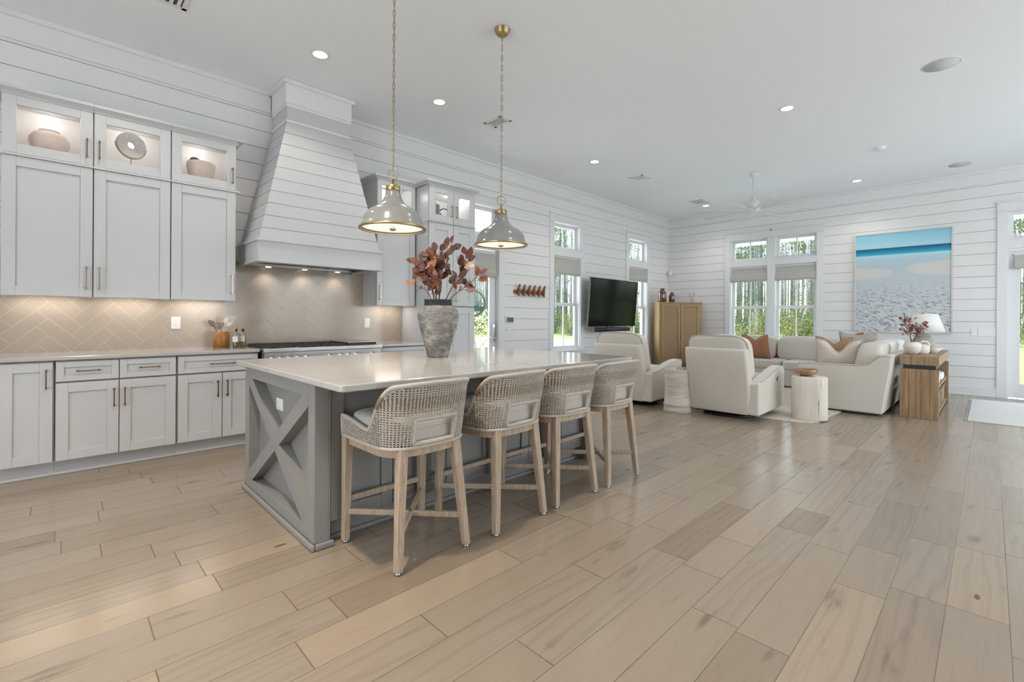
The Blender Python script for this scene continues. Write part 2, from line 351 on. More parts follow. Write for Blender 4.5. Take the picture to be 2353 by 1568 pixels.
def beach_mat():
    m, t, b, out = new_mat('beach_print'); tcn = t.nodes.new('ShaderNodeTexCoord')
    s = N(t, 'ShaderNodeSeparateXYZ', None, i0=tcn.outputs['Generated']); U = mth(t, 'SUBTRACT', 1., s.outputs[1]); V = s.outputs[2]
    nz = N(t, 'ShaderNodeTexNoise', None, Vector=N(t, 'ShaderNodeCombineXYZ', None, X=mth(t, 'MULTIPLY', U, 5.), Y=mth(t, 'MULTIPLY', V, 22.)).outputs[0], Scale=1., Detail=5.)
    V2 = mth(t, 'ADD', V, mth(t, 'MULTIPLY', mth(t, 'MULTIPLY', mth(t, 'SUBTRACT', nz.outputs['Fac'], .5), .03), mth(t, 'LESS_THAN', V, .775)))
    Vs = mth(t, 'MAXIMUM', V, mth(t, 'MULTIPLY', V2, .999))
    grad = ramp(t, V2, [(0, (.66, .67, .68)), (.40, (.60, .64, .67)), (.60, (.50, .58, .64)), (.66, (.46, .57, .65)), (.735, (.46, .60, .68)), (.755, (.40, .66, .78)), (.775, (.50, .72, .80)), (.787, (.03, .42, .56)), (.805, (.01, .30, .47)), (.835, (.0, .14, .30)), (.850, (.005, .07, .18)), (.854, (.42, .66, .78)), (1, (.24, .56, .74))])
    # pale sand spits
    d1 = mth(t, 'ADD', mth(t, 'POWER', mth(t, 'DIVIDE', mth(t, 'SUBTRACT', U, 0.), .44), 2.), mth(t, 'POWER', mth(t, 'DIVIDE', mth(t, 'SUBTRACT', V2, .595), .065), 2.))
    d2 = mth(t, 'ADD', mth(t, 'POWER', mth(t, 'DIVIDE', mth(t, 'SUBTRACT', U, 1.05), .53), 2.), mth(t, 'POWER', mth(t, 'DIVIDE', mth(t, 'SUBTRACT', V2, .625), .075), 2.))
    spit = ramp(t, mth(t, 'MINIMUM', d1, d2), [(.75, (.9, .9, .9)), (1, (0, 0, 0))])
    c = mixc(t, spit, grad, (.66, .635, .62))
    # wind ripples in the sand, larger toward the viewer
    k = mth(t, 'DIVIDE', 1., mth(t, 'SUBTRACT', .80, V))
    rv = N(t, 'ShaderNodeCombineXYZ', None, X=mth(t, 'MULTIPLY', mth(t, 'MULTIPLY', mth(t, 'SUBTRACT', U, .5), k), 5.), Y=mth(t, 'ADD', mth(t, 'MULTIPLY', k, 13.), mth(t, 'MULTIPLY', U, 5.))).outputs[0]
    rn = N(t, 'ShaderNodeTexNoise', None, Vector=rv, Scale=1.6, Detail=2., Distortion=1.2)
    rip = ramp(t, rn.outputs['Fac'], [(.28, (.10, .17, .22)), (.37, (.36, .42, .46)), (.48, (.92, .93, .94)), (.7, (1.05, 1.05, 1.05))])
    fade = ramp(t, V, [(.0, (1, 1, 1)), (.36, (.8, .8, .8)), (.56, (0, 0, 0))])
    c = mixc(t, fade, c, mixc(t, 1., c, rip, 'MULTIPLY'))
    t.links.new(c, b.inputs['Base Color']); b.inputs['Roughness'].default_value = .6
    return m
def lawn_mat():
    m, t, b, out = new_mat('lawn'); co = obj_co(t)
    n1 = N(t, 'ShaderNodeTexNoise', None, Vector=co, Scale=.25, Detail=8., Roughness=.7)
    t.links.new(ramp(t, n1.outputs['Fac'], [(.3, (.08, .13, .035)), (.55, (.17, .21, .06)), (.75, (.28, .29, .10))]), b.inputs['Base Color']); b.inputs['Roughness'].default_value = 1; return m
def foliage(name, c1, c2, sc):
    m, t, b, out = new_mat(name); co = obj_co(t)
    n1 = N(t, 'ShaderNodeTexNoise', None, Vector=co, Scale=sc, Detail=4.)
    col = ramp(t, n1.outputs['Fac'], [(.32, c1), (.68, c2)])
    t.links.new(col, b.inputs['Base Color']); b.inputs['Roughness'].default_value = .8
    tl = N(t, 'ShaderNodeBsdfTranslucent', None, Color=col); mx = N(t, 'ShaderNodeMixShader', None, i0=.35, i1=b.outputs[0], i2=tl.outputs[0]); t.links.new(mx.outputs[0], out.inputs[0]); return m

# ------------------------------------------------------------------ room shell
YW, XF, ZC, XB, YR = 5.512, 10.74, 3.66, -3.0, -4.0
fl = MB(); fl.box(XB, XF + .02, YR, YW + .02, -.06, 0); struct('floor', fl, floor_mat())
ce = MB(); ce.box(XB - .2, XF + .2, YR - .2, YW + .2, ZC, ZC + .12); struct('ceiling', ce, CEILW)
def cells(u0, u1, z0, z1, ops):
    us = sorted({u0, u1} | {min(max(u, u0), u1) for o in ops for u in o[:2]}); out = []
    for a, b in zip(us, us[1:]):
        if b - a < 1e-4: continue
        zs = sorted({z0, z1} | {min(max(z, z0), z1) for o in ops if o[0] < (a + b) / 2 < o[1] for z in o[2:]})
        for c_, d in zip(zs, zs[1:]):
            if d - c_ < 1e-4: continue
            if not any(o[0] < (a + b) / 2 < o[1] and o[2] < (c_ + d) / 2 < o[3] for o in ops): out.append((a, b, c_, d))
    return out
BZ, BH, GAP = 3.413, .18361, .0055
def shiplap(name, fn, u0, u1, ops, boards=True, thick=.17):
    back = MB()
    for c_ in cells(u0, u1, 0, ZC, ops): back.box(*fn(c_[0], c_[1], .018, thick), c_[2], c_[3])
    root = struct(name, back, GAPW if boards else WALLW)
    if boards:
        bd = MB(); zt = BZ
        rows = [(BZ + GAP / 2, ZC)]
        while zt > 0: rows.append((max(zt - BH + GAP / 2, 0), zt - GAP / 2)); zt -= BH
        for z0, z1 in rows:
            for c_ in cells(u0, u1, z0, z1, ops): bd.box(*fn(c_[0], c_[1], 0, .02), c_[2], c_[3])
        o = bd.build('shiplap_boards', WALLW, root); return root
    return root
DOOR1 = (4.10, 5.06, 0, 2.98); WINL = [(6.41, 7.20, .64, 2.98), (8.91, 9.70, .64, 2.98)]
WINF = [(3.29, 4.05, .64, 2.97), (2.40, 3.153, .64, 2.97)]; DOOR2 = (-1.30, -.19, 0, 2.97)
left_fn = lambda a, b, d0, d1: (a, b, YW + d0, YW + d1)
far_fn = lambda a, b, d0, d1: (XF + d0, XF + d1, a, b)
shiplap('wall_left', left_fn, XB, XF + .17, [DOOR1] + WINL)
shiplap('wall_far', far_fn, YR, YW, WINF + [DOOR2])
shiplap('wall_right', lambda a, b, d0, d1: (a, b, YR - d1, YR - d0), XB, XF + .17, [(a, b, .05, 3.15) for a, b in FILL_WIN_R], boards=False)
shiplap('wall_back', lambda a, b, d0, d1: (XB - d1, XB - d0, a, b), YR - .17, YW + .17, [(a, b, .05, 3.15) for a, b in FILL_WIN_B], boards=False)
# crown, frieze, baseboards
def crown(name, fn, a, b, segs=None):
    m = MB()
    m.box(*fn(a, b, -.022, .0), 3.44, ZC); m.box(*fn(a, b, -.05, 0), 3.615, ZC); struct(name, m, TRIMW, bevel=.006)
crown('trim_1', left_fn, XB, 1.66); crown('trim_2', left_fn, 2.36, XF); crown('trim_3', far_fn, YR, YW)
def baseboard(name, fn, a, b):
    m = MB(); m.box(*fn(a, b, -.018, 0), 0, .14); m.box(*fn(a, b, -.028, 0), 0, .02); struct(name, m, TRIMW, bevel=.004)
baseboard('baseboard_left', left_fn, 5.19, 6.29); baseboard('baseboard_left_corner', left_fn, 6.29, XF)
baseboard('baseboard_far', far_fn, -.07, YW)

# windows -----------------------------------------------------------
def window(name, fn, op, base, kind='window', casL=.11, casR=.11, hide=False, trans=2.505, lowtop=2.37, flip=1):
    a, b, z0, z1 = op; root = sroot(name, base)
    # casing on the room face, head with cap
    cs = MB(); F = lambda u0, u1, d0, d1: fn(u0, u1, d0, d1)
    cs.box(*F(a - casL, a, -.02, 0), z0 - (.0 if kind == 'door' else .0), z1); cs.box(*F(b, b + casR, -.02, 0), z0, z1)
    cs.box(*F(a - casL, b + casR, -.022, 0), z1, z1 + .13); cs.box(*F(a - casL - .02, b + casR + .02, -.04, 0), z1 + .13, z1 + .155)
    cs.box(*F(a - casL - .012, b + casR + .012, -.03, 0), z1 - .008, z1 + .012)
    cs.box(*F(a, b, -.018, .012), lowtop, trans)
    if kind == 'window':
        cs.box(*F(a - casL - .03, b + casR + .03, -.06, 0), z0 - .03, z0); cs.box(*F(a - casL, b + casR, -.02, 0), z0 - .13, z0 - .03)
    cs.build('casing', TRIMW, root, bevel=.003)
    jb = MB(); D = .165
    jb.box(*F(a - .005, a + .012, 0, D), z0, z1); jb.box(*F(b - .012, b + .005, 0, D), z0, z1); jb.box(*F(a, b, 0, D), z1 - .012, z1 + .005)
    jb.box(*F(a, b, .012, D), lowtop, trans)
    if kind == 'window': jb.box(*F(a, b, 0, D), z0 - .005, z0 + .012)
    jb.build('jamb', TRIMW, root)
    def sash(u0, u1, q0, q1, d, fwid, munt=True, nm='sash', bot=None):
        s_ = MB(); bt = bot or fwid
        s_.box(*F(u0, u0 + fwid, d, d + .035), q0, q1); s_.box(*F(u1 - fwid, u1, d, d + .035), q0, q1)
        s_.box(*F(u0 + fwid, u1 - fwid, d, d + .035), q0, q0 + bt); s_.box(*F(u0 + fwid, u1 - fwid, d, d + .035), q1 - fwid, q1)
        if munt: s_.box(*F((u0 + u1) / 2 - .011, (u0 + u1) / 2 + .011, d + .005, d + .03), q0 + bt, q1 - fwid)
        so = s_.build(nm, TRIMW, root, bevel=.003)
        g = MB(); g.box(*F(u0 + fwid, u1 - fwid, d + .014, d + .018), q0 + bt, q1 - fwid); g.build('window_pane', GLASS, so)
        return so
    sash(a + .012, b - .012, trans + .01, z1 - .012, .10, .05)
    if kind == 'window':
        mid = 1.487
        sash(a + .012, b - .012, mid - .02, lowtop, .115, .05); sash(a + .012, b - .012, z0 + .012, mid + .022, .075, .055)
    return root, sash
window('window_1', left_fn, WINL[0], (6.8, YW, .64)); window('window_2', left_fn, WINL[1], (9.3, YW, .64))
window('window_3', far_fn, WINF[0], (XF, 3.67, .64), casL=.07, casR=.11); window('window_4', far_fn, WINF[1], (XF, 2.78, .64), casL=.11, casR=.067)
d1, sash1 = window('door_1', left_fn, DOOR1, (4.6, YW, 0), kind='door', casL=.04, casR=.13, lowtop=2.30, trans=2.50)
sash1(4.12, 5.045, .015, 2.29, .05, .125, munt=False, nm='door_leaf', bot=.24)
dh = MB(); dh.box(4.978, 5.02, YW + .03, YW + .052, .84, 1.12); dh.cyl((5.0, YW + .035, .90), (5.0, YW - .03, .90), .011); dh.tube([(5.0, YW - .03, .90), (4.96, YW - .035, .905), (4.90, YW - .035, .90), (4.87, YW - .03, .915)], .009)
dh.cyl((5.0, YW + .035, 1.05), (5.0, YW + .015, 1.05), .017); dh.build('door_handle', CHROME, d1, bevel=.006)
d2, sash2 = window('door_2', far_fn, DOOR2, (XF, -.75, 0), kind='door', casL=.11, casR=.12, lowtop=2.36, trans=2.51)
sash2(-1.29, -.20, .015, 2.35, .05, .125, munt=False, nm='door_leaf', bot=.225)
dh = MB(); dh.box(XF + .03, XF + .05, -1.26, -1.22, .86, 1.12); dh.tube([(XF + .03, -1.24, .92), (XF - .03, -1.24, .92), (XF - .035, -1.13, .92)], .009); dh.build('door_handle', CHROME, d2, bevel=.005)
for i, (a, b) in enumerate(FILL_WIN_R):                                   # frames of the added side openings, out of view, that light the room
    rr = sroot('window_%d' % (5 + i), ((a + b) / 2, YR, .05)); m = MB()
    for u in (a, (a + b) / 2 - .03, b - .06): m.box(u, u + .06, YR - .12, YR - .05, .05, 3.15)
    m.box(a, b, YR - .12, YR - .05, .05, .15); m.box(a, b, YR - .12, YR - .05, 3.07, 3.15); m.build('window_frame', TRIMW, rr)

for i, (a, b) in enumerate(FILL_WIN_B):  # frame of the added end opening, out of view, that lights the room
    rr = sroot('window_%d' % (8 + i), (XB, (a + b) / 2, .05)); m = MB()
    for u in (a, (a + b) / 2 - .03, b - .06): m.box(XB - .12, XB - .05, u, u + .06, .05, 3.15)
    m.box(XB - .12, XB - .05, a, b, .05, .15); m.box(XB - .12, XB - .05, a, b, 3.07, 3.15); m.build('window_frame', TRIMW, rr)

# ------------------------------------------------------------------ cabinet parts
def pull(mb_, c, ln, vert=True, out=(0, -1, 0), r=.0048):
    c = Vector(c); o = Vector(out); d = Vector((0, 0, 1)) if vert else Vector((0, 0, 1)).cross(o).normalized()
    a, b = c - d * ln / 2 + o * .028, c + d * ln / 2 + o * .028
    mb_.beam(a, b, r * 1.7, r * 1.7, up=o)
    for q in (a + d * .012, b - d * .012): mb_.beam(q + o * .004, q - o * .028, r * 2.4, r * 2.4, up=d)
def shaker(mb_, u0, u1, z0, z1, y, st=.07, depth=.012, t=.022, glass=False, fx=None):
    """shaker front facing -Y at plane y"""
    B = lambda x0, x1, y0, y1, q0, q1: mb_.box(x0, x1, y0, y1, q0, q1)
    B(u0, u0 + st, y, y + t, z0, z1); B(u1 - st, u1, y, y + t, z0, z1); B(u0 + st, u1 - st, y, y + t, z0, z0 + st); B(u0 + st, u1 - st, y, y + t, z1 - st, z1)
    if not glass: B(u0 + st, u1 - st, y + depth, y + t, z0 + st, z1 - st)
def door(parent, u0, u1, z0, z1, y, hx=None, hz=None, hl=.15, vert=True, mat=CABW, st=.07, glass=False, nm='door', hm=PULL):
    m = MB(); shaker(m, u0, u1, z0, z1, y, st, glass=glass); d = m.build(nm, mat, parent, bevel=.0022)
    if glass:
        g = MB(); g.box(u0 + st, u1 - st, y + .010, y + .014, z0 + st, z1 - st); g.build('glass_pane', CGLASS, d)
    if hx is not None:
        p = MB(); pull(p, (hx, y, hz), hl, vert); p.build('handle', hm, d)
    return d
def carcass(mb_, x0, x1, y0, y1, z0, z1, t=.018, back=.01):
    mb_.box(x0, x0 + t, y0, y1, z0, z1); mb_.box(x1 - t, x1, y0, y1, z0, z1); mb_.box(x0 + t, x1 - t, y0, y1, z0, z0 + t); mb_.box(x0 + t, x1 - t, y0, y1, z1 - t, z1); mb_.box(x0 + t, x1 - t, y1 - back, y1, z0 + t, z1 - t)

YB = YW - .004
# base cabinets -----------------------------------------------------
def base_cab(x0, x1, doors, drawers, label, end=False):
    r = thing('base_cabinet', label, 'kitchen cabinet', ((x0 + x1) / 2, 4.9, 0))
    b = MB(); b.box(x0 + .002, x1 - .002, 4.922, YB, .105, .878); b.build('body', CABW, r)
    g = MB(); g.box(x0 + .004, x1 - .004, 4.917, 4.922, .12, .872); g.build('face_gap', GAPD, r)
    tk = MB(); tk.box(x0, x1, 4.985, 5.02, 0, .105); tk.box(x0, x1, 4.965, 4.985, 0, .02); tk.build('toe_kick', CABW, r, bevel=.004)
    for (a, b_, z0, z1, hx, hz, vert) in doors: door(r, a, b_, z0, z1, 4.895, hx, hz, .15, vert)
    for (a, b_, z0, z1, hx, hz) in drawers: door(r, a, b_, z0, z1, 4.895, hx, hz, .145 if b_ - a < .5 else .2, False, st=.045, nm='drawer')
    return r
base_cab(-.315, -.014, [(-.30, -.024, .118, .866, -.059, .74, True)], [], 'narrow white base cabinet with one tall door, leftmost under the long counter')
base_cab(-.014, .739, [(-.008, .355, .118, .702, .326, .568, True), (.361, .732, .118, .702, .392, .568, True)],
         [(-.008, .355, .716, .866, .175, .792), (.361, .732, .716, .866, .553, .794)], 'white base cabinet with two drawers side by side above two doors')
base_cab(.739, 1.385, [(.748, 1.078, .118, .702, 1.043, .565, True), (1.084, 1.376, .118, .702, 1.118, .565, True)],
         [(.748, 1.376, .716, .866, 1.08, .79)], 'white base cabinet with one wide drawer above two doors, left of the range')
base_cab(2.648, 3.305, [(2.66, 2.97, .118, .702, 2.93, .565, True), (2.976, 3.29, .118, .702, 3.01, .565, True)],
         [(2.66, 3.29, .716, .866, 2.97, .79)], 'white base cabinet between the range and the tall pantry')
m = MB(); m.box(-.325, 1.388, 4.868, YB, .879, .909); o = m.build('countertop', QUARTZ, loc=(.5, 5.2, .879), bevel=.006); tag(o, 'long pale quartz countertop left of the range', 'countertop')
m = MB(); m.box(2.645, 3.306, 4.868, YB, .879, .909); o = m.build('countertop', QUARTZ, loc=(2.97, 5.2, .879), bevel=.006); tag(o, 'short pale quartz countertop right of the range', 'countertop')

# wall cabinets -----------------------------------------------------
YU = 5.155
def wall_cab(x0, x1, hx, label, z0=1.365, z1=2.437):
    r = thing('wall_cabinet', label, 'kitchen cabinet', ((x0 + x1) / 2, YU, z0))
    b = MB(); b.box(x0 + .019, x1 - .019, YU + .045, YB, z0 + .032, z1); b.box(x0 + .001, x0 + .019, YU + .027, YB, z0, z1); b.box(x1 - .019, x1 - .001, YU + .027, YB, z0, z1); b.box(x0 + .019, x1 - .019, YU + .027, YU + .045, z0, z1); b.build('body', CABW, r)
    g = MB(); g.box(x0 + .004, x1 - .004, YU + .022, YU + .027, z0 + .006, z1 - .006); g.build('face_gap', GAPD, r)
    door(r, x0 + .004, x1 - .004, z0 + .004, z1 - .012, YU, hx, 1.525, .19, hm=NICK, st=.075)
    return r
wall_cab(-.31, .206, .166, 'tall white upper cabinet with handle at right, below the round vase')
wall_cab(.206, .727, .247, 'tall white upper cabinet with handle at left, below the marble ring')
wall_cab(.727, 1.247, 1.21, 'tall white upper cabinet beside the vent hood, below the bowl display')
def glass_cab(x0, x1, hx, label, z0=2.439, z1=2.93, ret=False):
    r = thing('glass_cabinet', label, 'kitchen cabinet', ((x0 + x1) / 2, YU, z0))
    b = MB(); carcass(b, x0 + .001, x1 - .001, YU + .024, YB, z0, z1 - .02, .018); b.box(x0 + .019, x1 - .019, YU + .024, YB - .01, 2.50, 2.518); b.build('body', CABIN, r)
    cw = MB(); e = .055 if ret else 0
    cw.box(x0, x1 + e * .3, YU - .008, YB, 2.885, 2.92); cw.box(x0 - (.05 if x0 < -.2 else 0), x1 + e, YU - .045, YB, 2.92, 2.945)
    cw.hexa([(x0, YU - .004, 2.895), (x1, YU - .004, 2.895), (x1, YU + .02, 2.895), (x0, YU + .02, 2.895)], [(x0, YU - .04, 2.925), (x1, YU - .04, 2.925), (x1, YU + .02, 2.925), (x0, YU + .02, 2.925)])
    cw.box(x0, x1 + e * .5, YU - .012, YU + .03, z0 - .012, z0 + .004)
    cw.build('crown', CABW, r, bevel=.003)
    door(r, x0 + .004, x1 - .004, z0 + .008, 2.89, YU, hx, 2.583, .155, hm=PULL, st=.075, glass=True)
    p = MB(); xc = (x0 + x1) / 2; p.lathe([(0, 0), (.032, 0), (.034, .008)], (xc, 5.33, 2.883), 20); p.build('puck_light', PUCK, r)
    lamp('cabinet_puck', 'POINT', (xc, 5.33, 2.86), .42, (1, .94, .88), shadow_soft_size=.03)
    return r
glass_cab(-.31, .206, .166, 'glass-front upper cabinet holding the round pink vase')
glass_cab(.206, .727, .242, 'glass-front upper cabinet holding the marble ring')
glass_cab(.727, 1.247, 1.212, 'glass-front upper cabinet holding the bowl, nearest the hood', ret=True)
us = []
for i, xc in enumerate((-.06, .46, .98)):
    o = MB().box(xc - .2, xc + .2, 5.37, 5.40, 1.384, 1.397).build('under_cabinet_light', STRIP, loc=(xc, 5.385, 1.384))
    tag(o, ['slim light strip under the leftmost upper cabinet', 'slim light strip under the upper cabinet below the marble ring', 'slim light strip under the upper cabinet beside the hood'][i], 'light')
    l = lamp('under_cabinet_glow', 'AREA', (xc, 5.385, 1.381), .36, (1, .94, .86), shape='RECTANGLE', size=.36, size_y=.03)
# right upper cabinet
x0, x1 = 2.747, 3.30
r = thing('wall_cabinet', 'white upper cabinet right of the hood with glazed top doors', 'kitchen cabinet', (3.0, YU, 1.36))
m = MB(); m.box(x0 + .019, x1 - .019, YU + .045, YB, 1.392, 2.437); m.box(x0 + .001, x0 + .019, YU + .027, YB, 1.36, 2.437); m.box(x1 - .019, x1 - .003, YU + .027, YB, 1.36, 2.437); m.box(x0 + .019, x1 - .019, YU + .027, YU + .045, 1.36, 2.437); carcass(m, x0 + .001, x1 - .003, YU + .024, YB, 2.437, 2.91); m.build('body', [CABW], r)
m = MB(); m.box(x0 + .004, x1 - .004, YU + .022, YU + .027, 1.366, 2.43); m.build('face_gap', GAPD, r)
door(r, x0 + .004, x1 - .02, 1.364, 2.425, YU, 2.788, 1.518, .185, hm=NICK, st=.075)
door(r, x0 + .004, 3.018, 2.447, 2.89, YU, 2.985, 2.60, .15, glass=True, st=.06); door(r, 3.022, x1 - .02, 2.447, 2.89, YU, 3.055, 2.60, .15, glass=True, st=.06)
m = MB(); m.box(x0, x1, YU - .008, YB, 2.885, 2.92); m.box(x0 - .05, x1, YU - .045, YB, 2.92, 2.945)
m.hexa([(x0 - .004, YU - .004, 2.895), (x1, YU - .004, 2.895), (x1, YB, 2.895), (x0 - .004, YB, 2.895)], [(x0 - .045, YU - .04, 2.925), (x1, YU - .04, 2.925), (x1, YB, 2.925), (x0 - .045, YB, 2.925)]); m.build('crown', CABW, r, bevel=.003)
o = MB().box(2.82, 3.25, 5.36, 5.39, 1.380, 1.392).build('under_cabinet_light', STRIP, loc=(3.03, 5.375, 1.380)); tag(o, 'slim light strip under the upper cabinet right of the hood', 'light')
lamp('under_cabinet_glow', 'AREA', (3.03, 5.375, 1.377), .36, (1, .94, .86), shape='RECTANGLE', size=.36, size_y=.03)
lamp('cabinet_puck', 'POINT', (3.02, 5.33, 2.84), .7, (1, .94, .88), shadow_soft_size=.03)  # bare point lamp added to brighten this glazed interior, no puck fitted
# tall pantry
x0, x1, yp = 3.308, 4.062, 4.895
r = thing('pantry_cabinet', 'tall white pantry cabinet with glazed top doors beside the glass door', 'kitchen cabinet', (3.685, yp, 0))
m = MB(); m.box(x0, x1, yp + .027, YB, .1, 2.437); m.box(x0, x1, 4.97, YB, 0, .1); carcass(m, x0, x1, yp + .024, YB, 2.437, 2.91); m.build('body', CABW, r)
m = MB(); m.box(x0 + .01, x1 - .004, yp + .022, yp + .027, .12, 2.43); m.build('face_gap', GAPD, r)
xm = 3.694
for (a, b_, hx) in ((x0 + .012, xm - .003, 3.660), (xm + .003, x1 - .006, 3.752)):
    door(r, a, b_, 2.447, 2.89, yp, hx if hx < xm else 3.735, 2.597, .155, glass=True, hm=NICK, st=.085)
    door(r, a, b_, 1.372, 2.425, yp, hx if hx < xm else 3.735, 1.52, .185, hm=NICK, st=.085)
    door(r, a, b_, .12, 1.358, yp, hx if hx < xm else 3.735, 1.15, .185, hm=NICK, st=.085)
m = MB(); m.box(x0, x1, yp - .008, YB, 2.885, 2.92); m.box(x0 - .045, x1 + .045, yp - .045, YB, 2.92, 2.947)
m.hexa([(x0 - .004, yp - .004, 2.895), (x1 + .004, yp - .004, 2.895), (x1 + .004, YB, 2.895), (x0 - .004, YB, 2.895)], [(x0 - .04, yp - .04, 2.925), (x1 + .04, yp - .04, 2.925), (x1 + .04, YB, 2.925), (x0 - .04, YB, 2.925)])
m.box(x0 - .006, x1 + .006, yp - .012, YB, 2.428, 2.442); m.build('crown', CABW, r, bevel=.003)
for px_ in (3.5, 3.87):
    p = MB().lathe([(0, 0), (.032, 0), (.034, .008)], (px_, 5.2, 2.884), 20).build('puck_light', PUCK, r); lamp('cabinet_puck', 'POINT', (px_, 5.2, 2.86), .8, (1, .94, .88), shadow_soft_size=.03)

# ------------------------------------------------------------------ backsplash (herringbone)
def herring():
    Lt, Wt, g = .297, .099, .0016; s2 = 1 / math.sqrt(2); mb_ = MB()
    b = bmesh.new()
    xr, zr = (-.33, 3.305), (.909, 1.79)
    def tile(p0, p1, q0, q1):
        cs = [(p0 + g, q0 + g), (p1 - g, q0 + g), (p1 - g, q1 - g), (p0 + g, q1 - g)]
        pts = [((p - q) * s2 + HX, (p + q) * s2 + HZ) for p, q in cs]
        if max(x for x, z in pts) < xr[0] or min(x for x, z in pts) > xr[1] or max(z for x, z in pts) < zr[0] or min(z for x, z in pts) > zr[1]: return
        t = bmesh.new(); vs_ = [t.verts.new((x, yy, z)) for yy in (YW - .010, YW - .003) for x, z in pts]
        for f in ((0, 1, 2, 3), (7, 6, 5, 4), (0, 4, 5, 1), (1, 5, 6, 2), (2, 6, 7, 3), (3, 7, 4, 0)): t.faces.new([vs_[i] for i in f])
        zt = zr[1]
        for co, no in (((xr[0], 0, 0), (-1, 0, 0)), ((xr[1], 0, 0), (1, 0, 0)), ((0, 0, zr[0]), (0, 0, -1)), ((0, 0, zt), (0, 0, 1))):
            bmesh.ops.bisect_plane(t, geom=t.verts[:] + t.edges[:] + t.faces[:], plane_co=co, plane_no=no, clear_outer=True)
        if t.faces:
            t.verts.index_update(); mb_.add([v.co[:] for v in t.verts], [[v.index for v in f.verts] for f in t.faces], 1)
        t.free()
    HX, HZ = -.056 - .21, 1.121
    for k in range(-4, 12):
        for i in range(-24, 24):
            p, q = i * Wt + k * Lt, i * Wt - k * Lt
            tile(p, p + Lt, q, q + Wt); tile(p, p + Wt, q + Wt, q + Wt + Lt)
    mb_.box(xr[0], xr[1], YW - .009, YW, zr[0], zr[1], 0)
    return mb_
GROUT = M('tile_grout', (.62, .56, .49), .8); TILE = M('taupe_glazed_tile', (.43, .36, .295), .14, var=.03, vscale=3)
o = herring().build('backsplash', [GROUT, TILE], loc=(1.5, YW, .91)); o['kind'] = 'structure'
def plate(fn_box, label, kind='outlet', n=1, loc=(0, 0, 0), cat=None):
    pass
def wall_plate(x, z, y, label, cat, gangs=1, w=.075, h=.117, outlet=False, rocker=True):
    r = thing('wall_outlet' if outlet else 'light_switch', label, cat, (x, y, z))
    W_ = w + .046 * (gangs - 1)
    MB().box(x - W_ / 2, x + W_ / 2, y - .007, y, z - h / 2, z + h / 2).build('plate', PLAST, r, bevel=.002)
    for g in range(gangs):
        gx = x + (g - (gangs - 1) / 2) * .046
        k = MB().box(gx - .017, gx + .017, y - .0095, y - .006, z - .034, z + .034).build('receptacle' if outlet else 'rocker', PLAST, r, bevel=.001)
        if outlet:
            q = MB()
            for dz in (-.018, .018):
                q.box(gx - .008, gx - .005, y - .0100, y - .009, z + dz - .002, z + dz + .007); q.box(gx + .005, gx + .008, y - .0100, y - .009, z + dz - .002, z + dz + .006); q.cyl((gx, y - .009, z + dz - .008), (gx, y - .0100, z + dz - .008), .0022, 8)
            q.build('socket', PLASTD, k)
    return r
wall_plate(.819, 1.152, YW - .010, 'white outlet on the tile between the left counter and cabinets', 'outlet', outlet=True)
wall_plate(2.80, 1.145, YW - .010, 'white rocker switch on the tile right of the range', 'switch')
wall_plate(5.305, 1.02, YW, 'white rocker switch on the wall below the thermostat', 'switch')
r = thing('thermostat', 'square white thermostat with dark display right of the glass door', 'thermostat', (5.30, YW, 1.19))
MB().box(5.21, 5.40, YW - .025, YW, 1.135, 1.245).build('body', PLAST, r, bevel=.004); MB().box(5.228, 5.382, YW - .0265, YW - .024, 1.152, 1.232).build('display', THERM, r)

# ------------------------------------------------------------------ vent hood
r = thing('vent_hood', 'white shiplap vent hood tapering up to the ceiling above the range', 'range hood', (2.0, 5.1, 1.755))
hx0, hx1, hy = 1.355, 2.632, 4.842; cx0, cx1, cyy = 1.683, 2.348, 5.065
m = MB(); m.box(hx0, hx1, hy, hy + .05, 1.755, 1.945); m.box(hx0, hx0 + .05, hy + .05, YW - .02, 1.755, 1.945); m.box(hx1 - .05, hx1, hy + .05, YW - .02, 1.755, 1.945); m.box(hx0 + .05, hx1 - .05, hy + .05, YW - .02, 1.80, 1.945)
m.box(hx0 - .018, hx1 + .018, hy - .018, YW - .02, 1.941, 1.965); m.box(hx0 - .012, hx0 + .05, hy - .012, YW - .02, 1.742, 1.765); m.box(hx1 - .05, hx1 + .012, hy - .012, YW - .02, 1.742, 1.765); m.box(hx0 + .05, hx1 - .05, hy - .012, hy + .06, 1.742, 1.765)
m.build('base_box', CABW, r, bevel=.004)
def fr(t, ins=0.0):
    bx0, bx1, by = hx0 + .012, hx1 - .012, hy + .012
    return (bx0 + (cx0 - bx0) * t + ins, bx1 + (cx1 - bx1) * t - ins, by + (cyy - by) * t + ins)
zs0, zs1 = 1.965, 3.235
m = MB()
def slab(t0, t1, ins=0, mi=0):
    a, b = fr(t0, ins), fr(t1, ins); za, zb = zs0 + (zs1 - zs0) * t0, zs0 + (zs1 - zs0) * t1
    m.hexa([(a[0], a[2], za), (a[1], a[2], za), (a[1], YW - .02, za), (a[0], YW - .02, za)], [(b[0], b[2], zb), (b[1], b[2], zb), (b[1], YW - .02, zb), (b[0], YW - .02, zb)], mi)
slab(0, 1, .008, 1)
ts = [0, .087] + [.087 + (.913 / 9) * k for k in range(1, 10)]
for a, b in zip(ts, ts[1:]): slab(a + (.0022 if a > 0 else 0), b - .0022)
m.build('shroud', [CABW, M('hood_groove', (.45, .44, .43), .8)], r)
m = MB(); m.box(cx0, cx1, cyy, YW - .02, 3.21, 3.655); m.build('chimney', CABW, r)
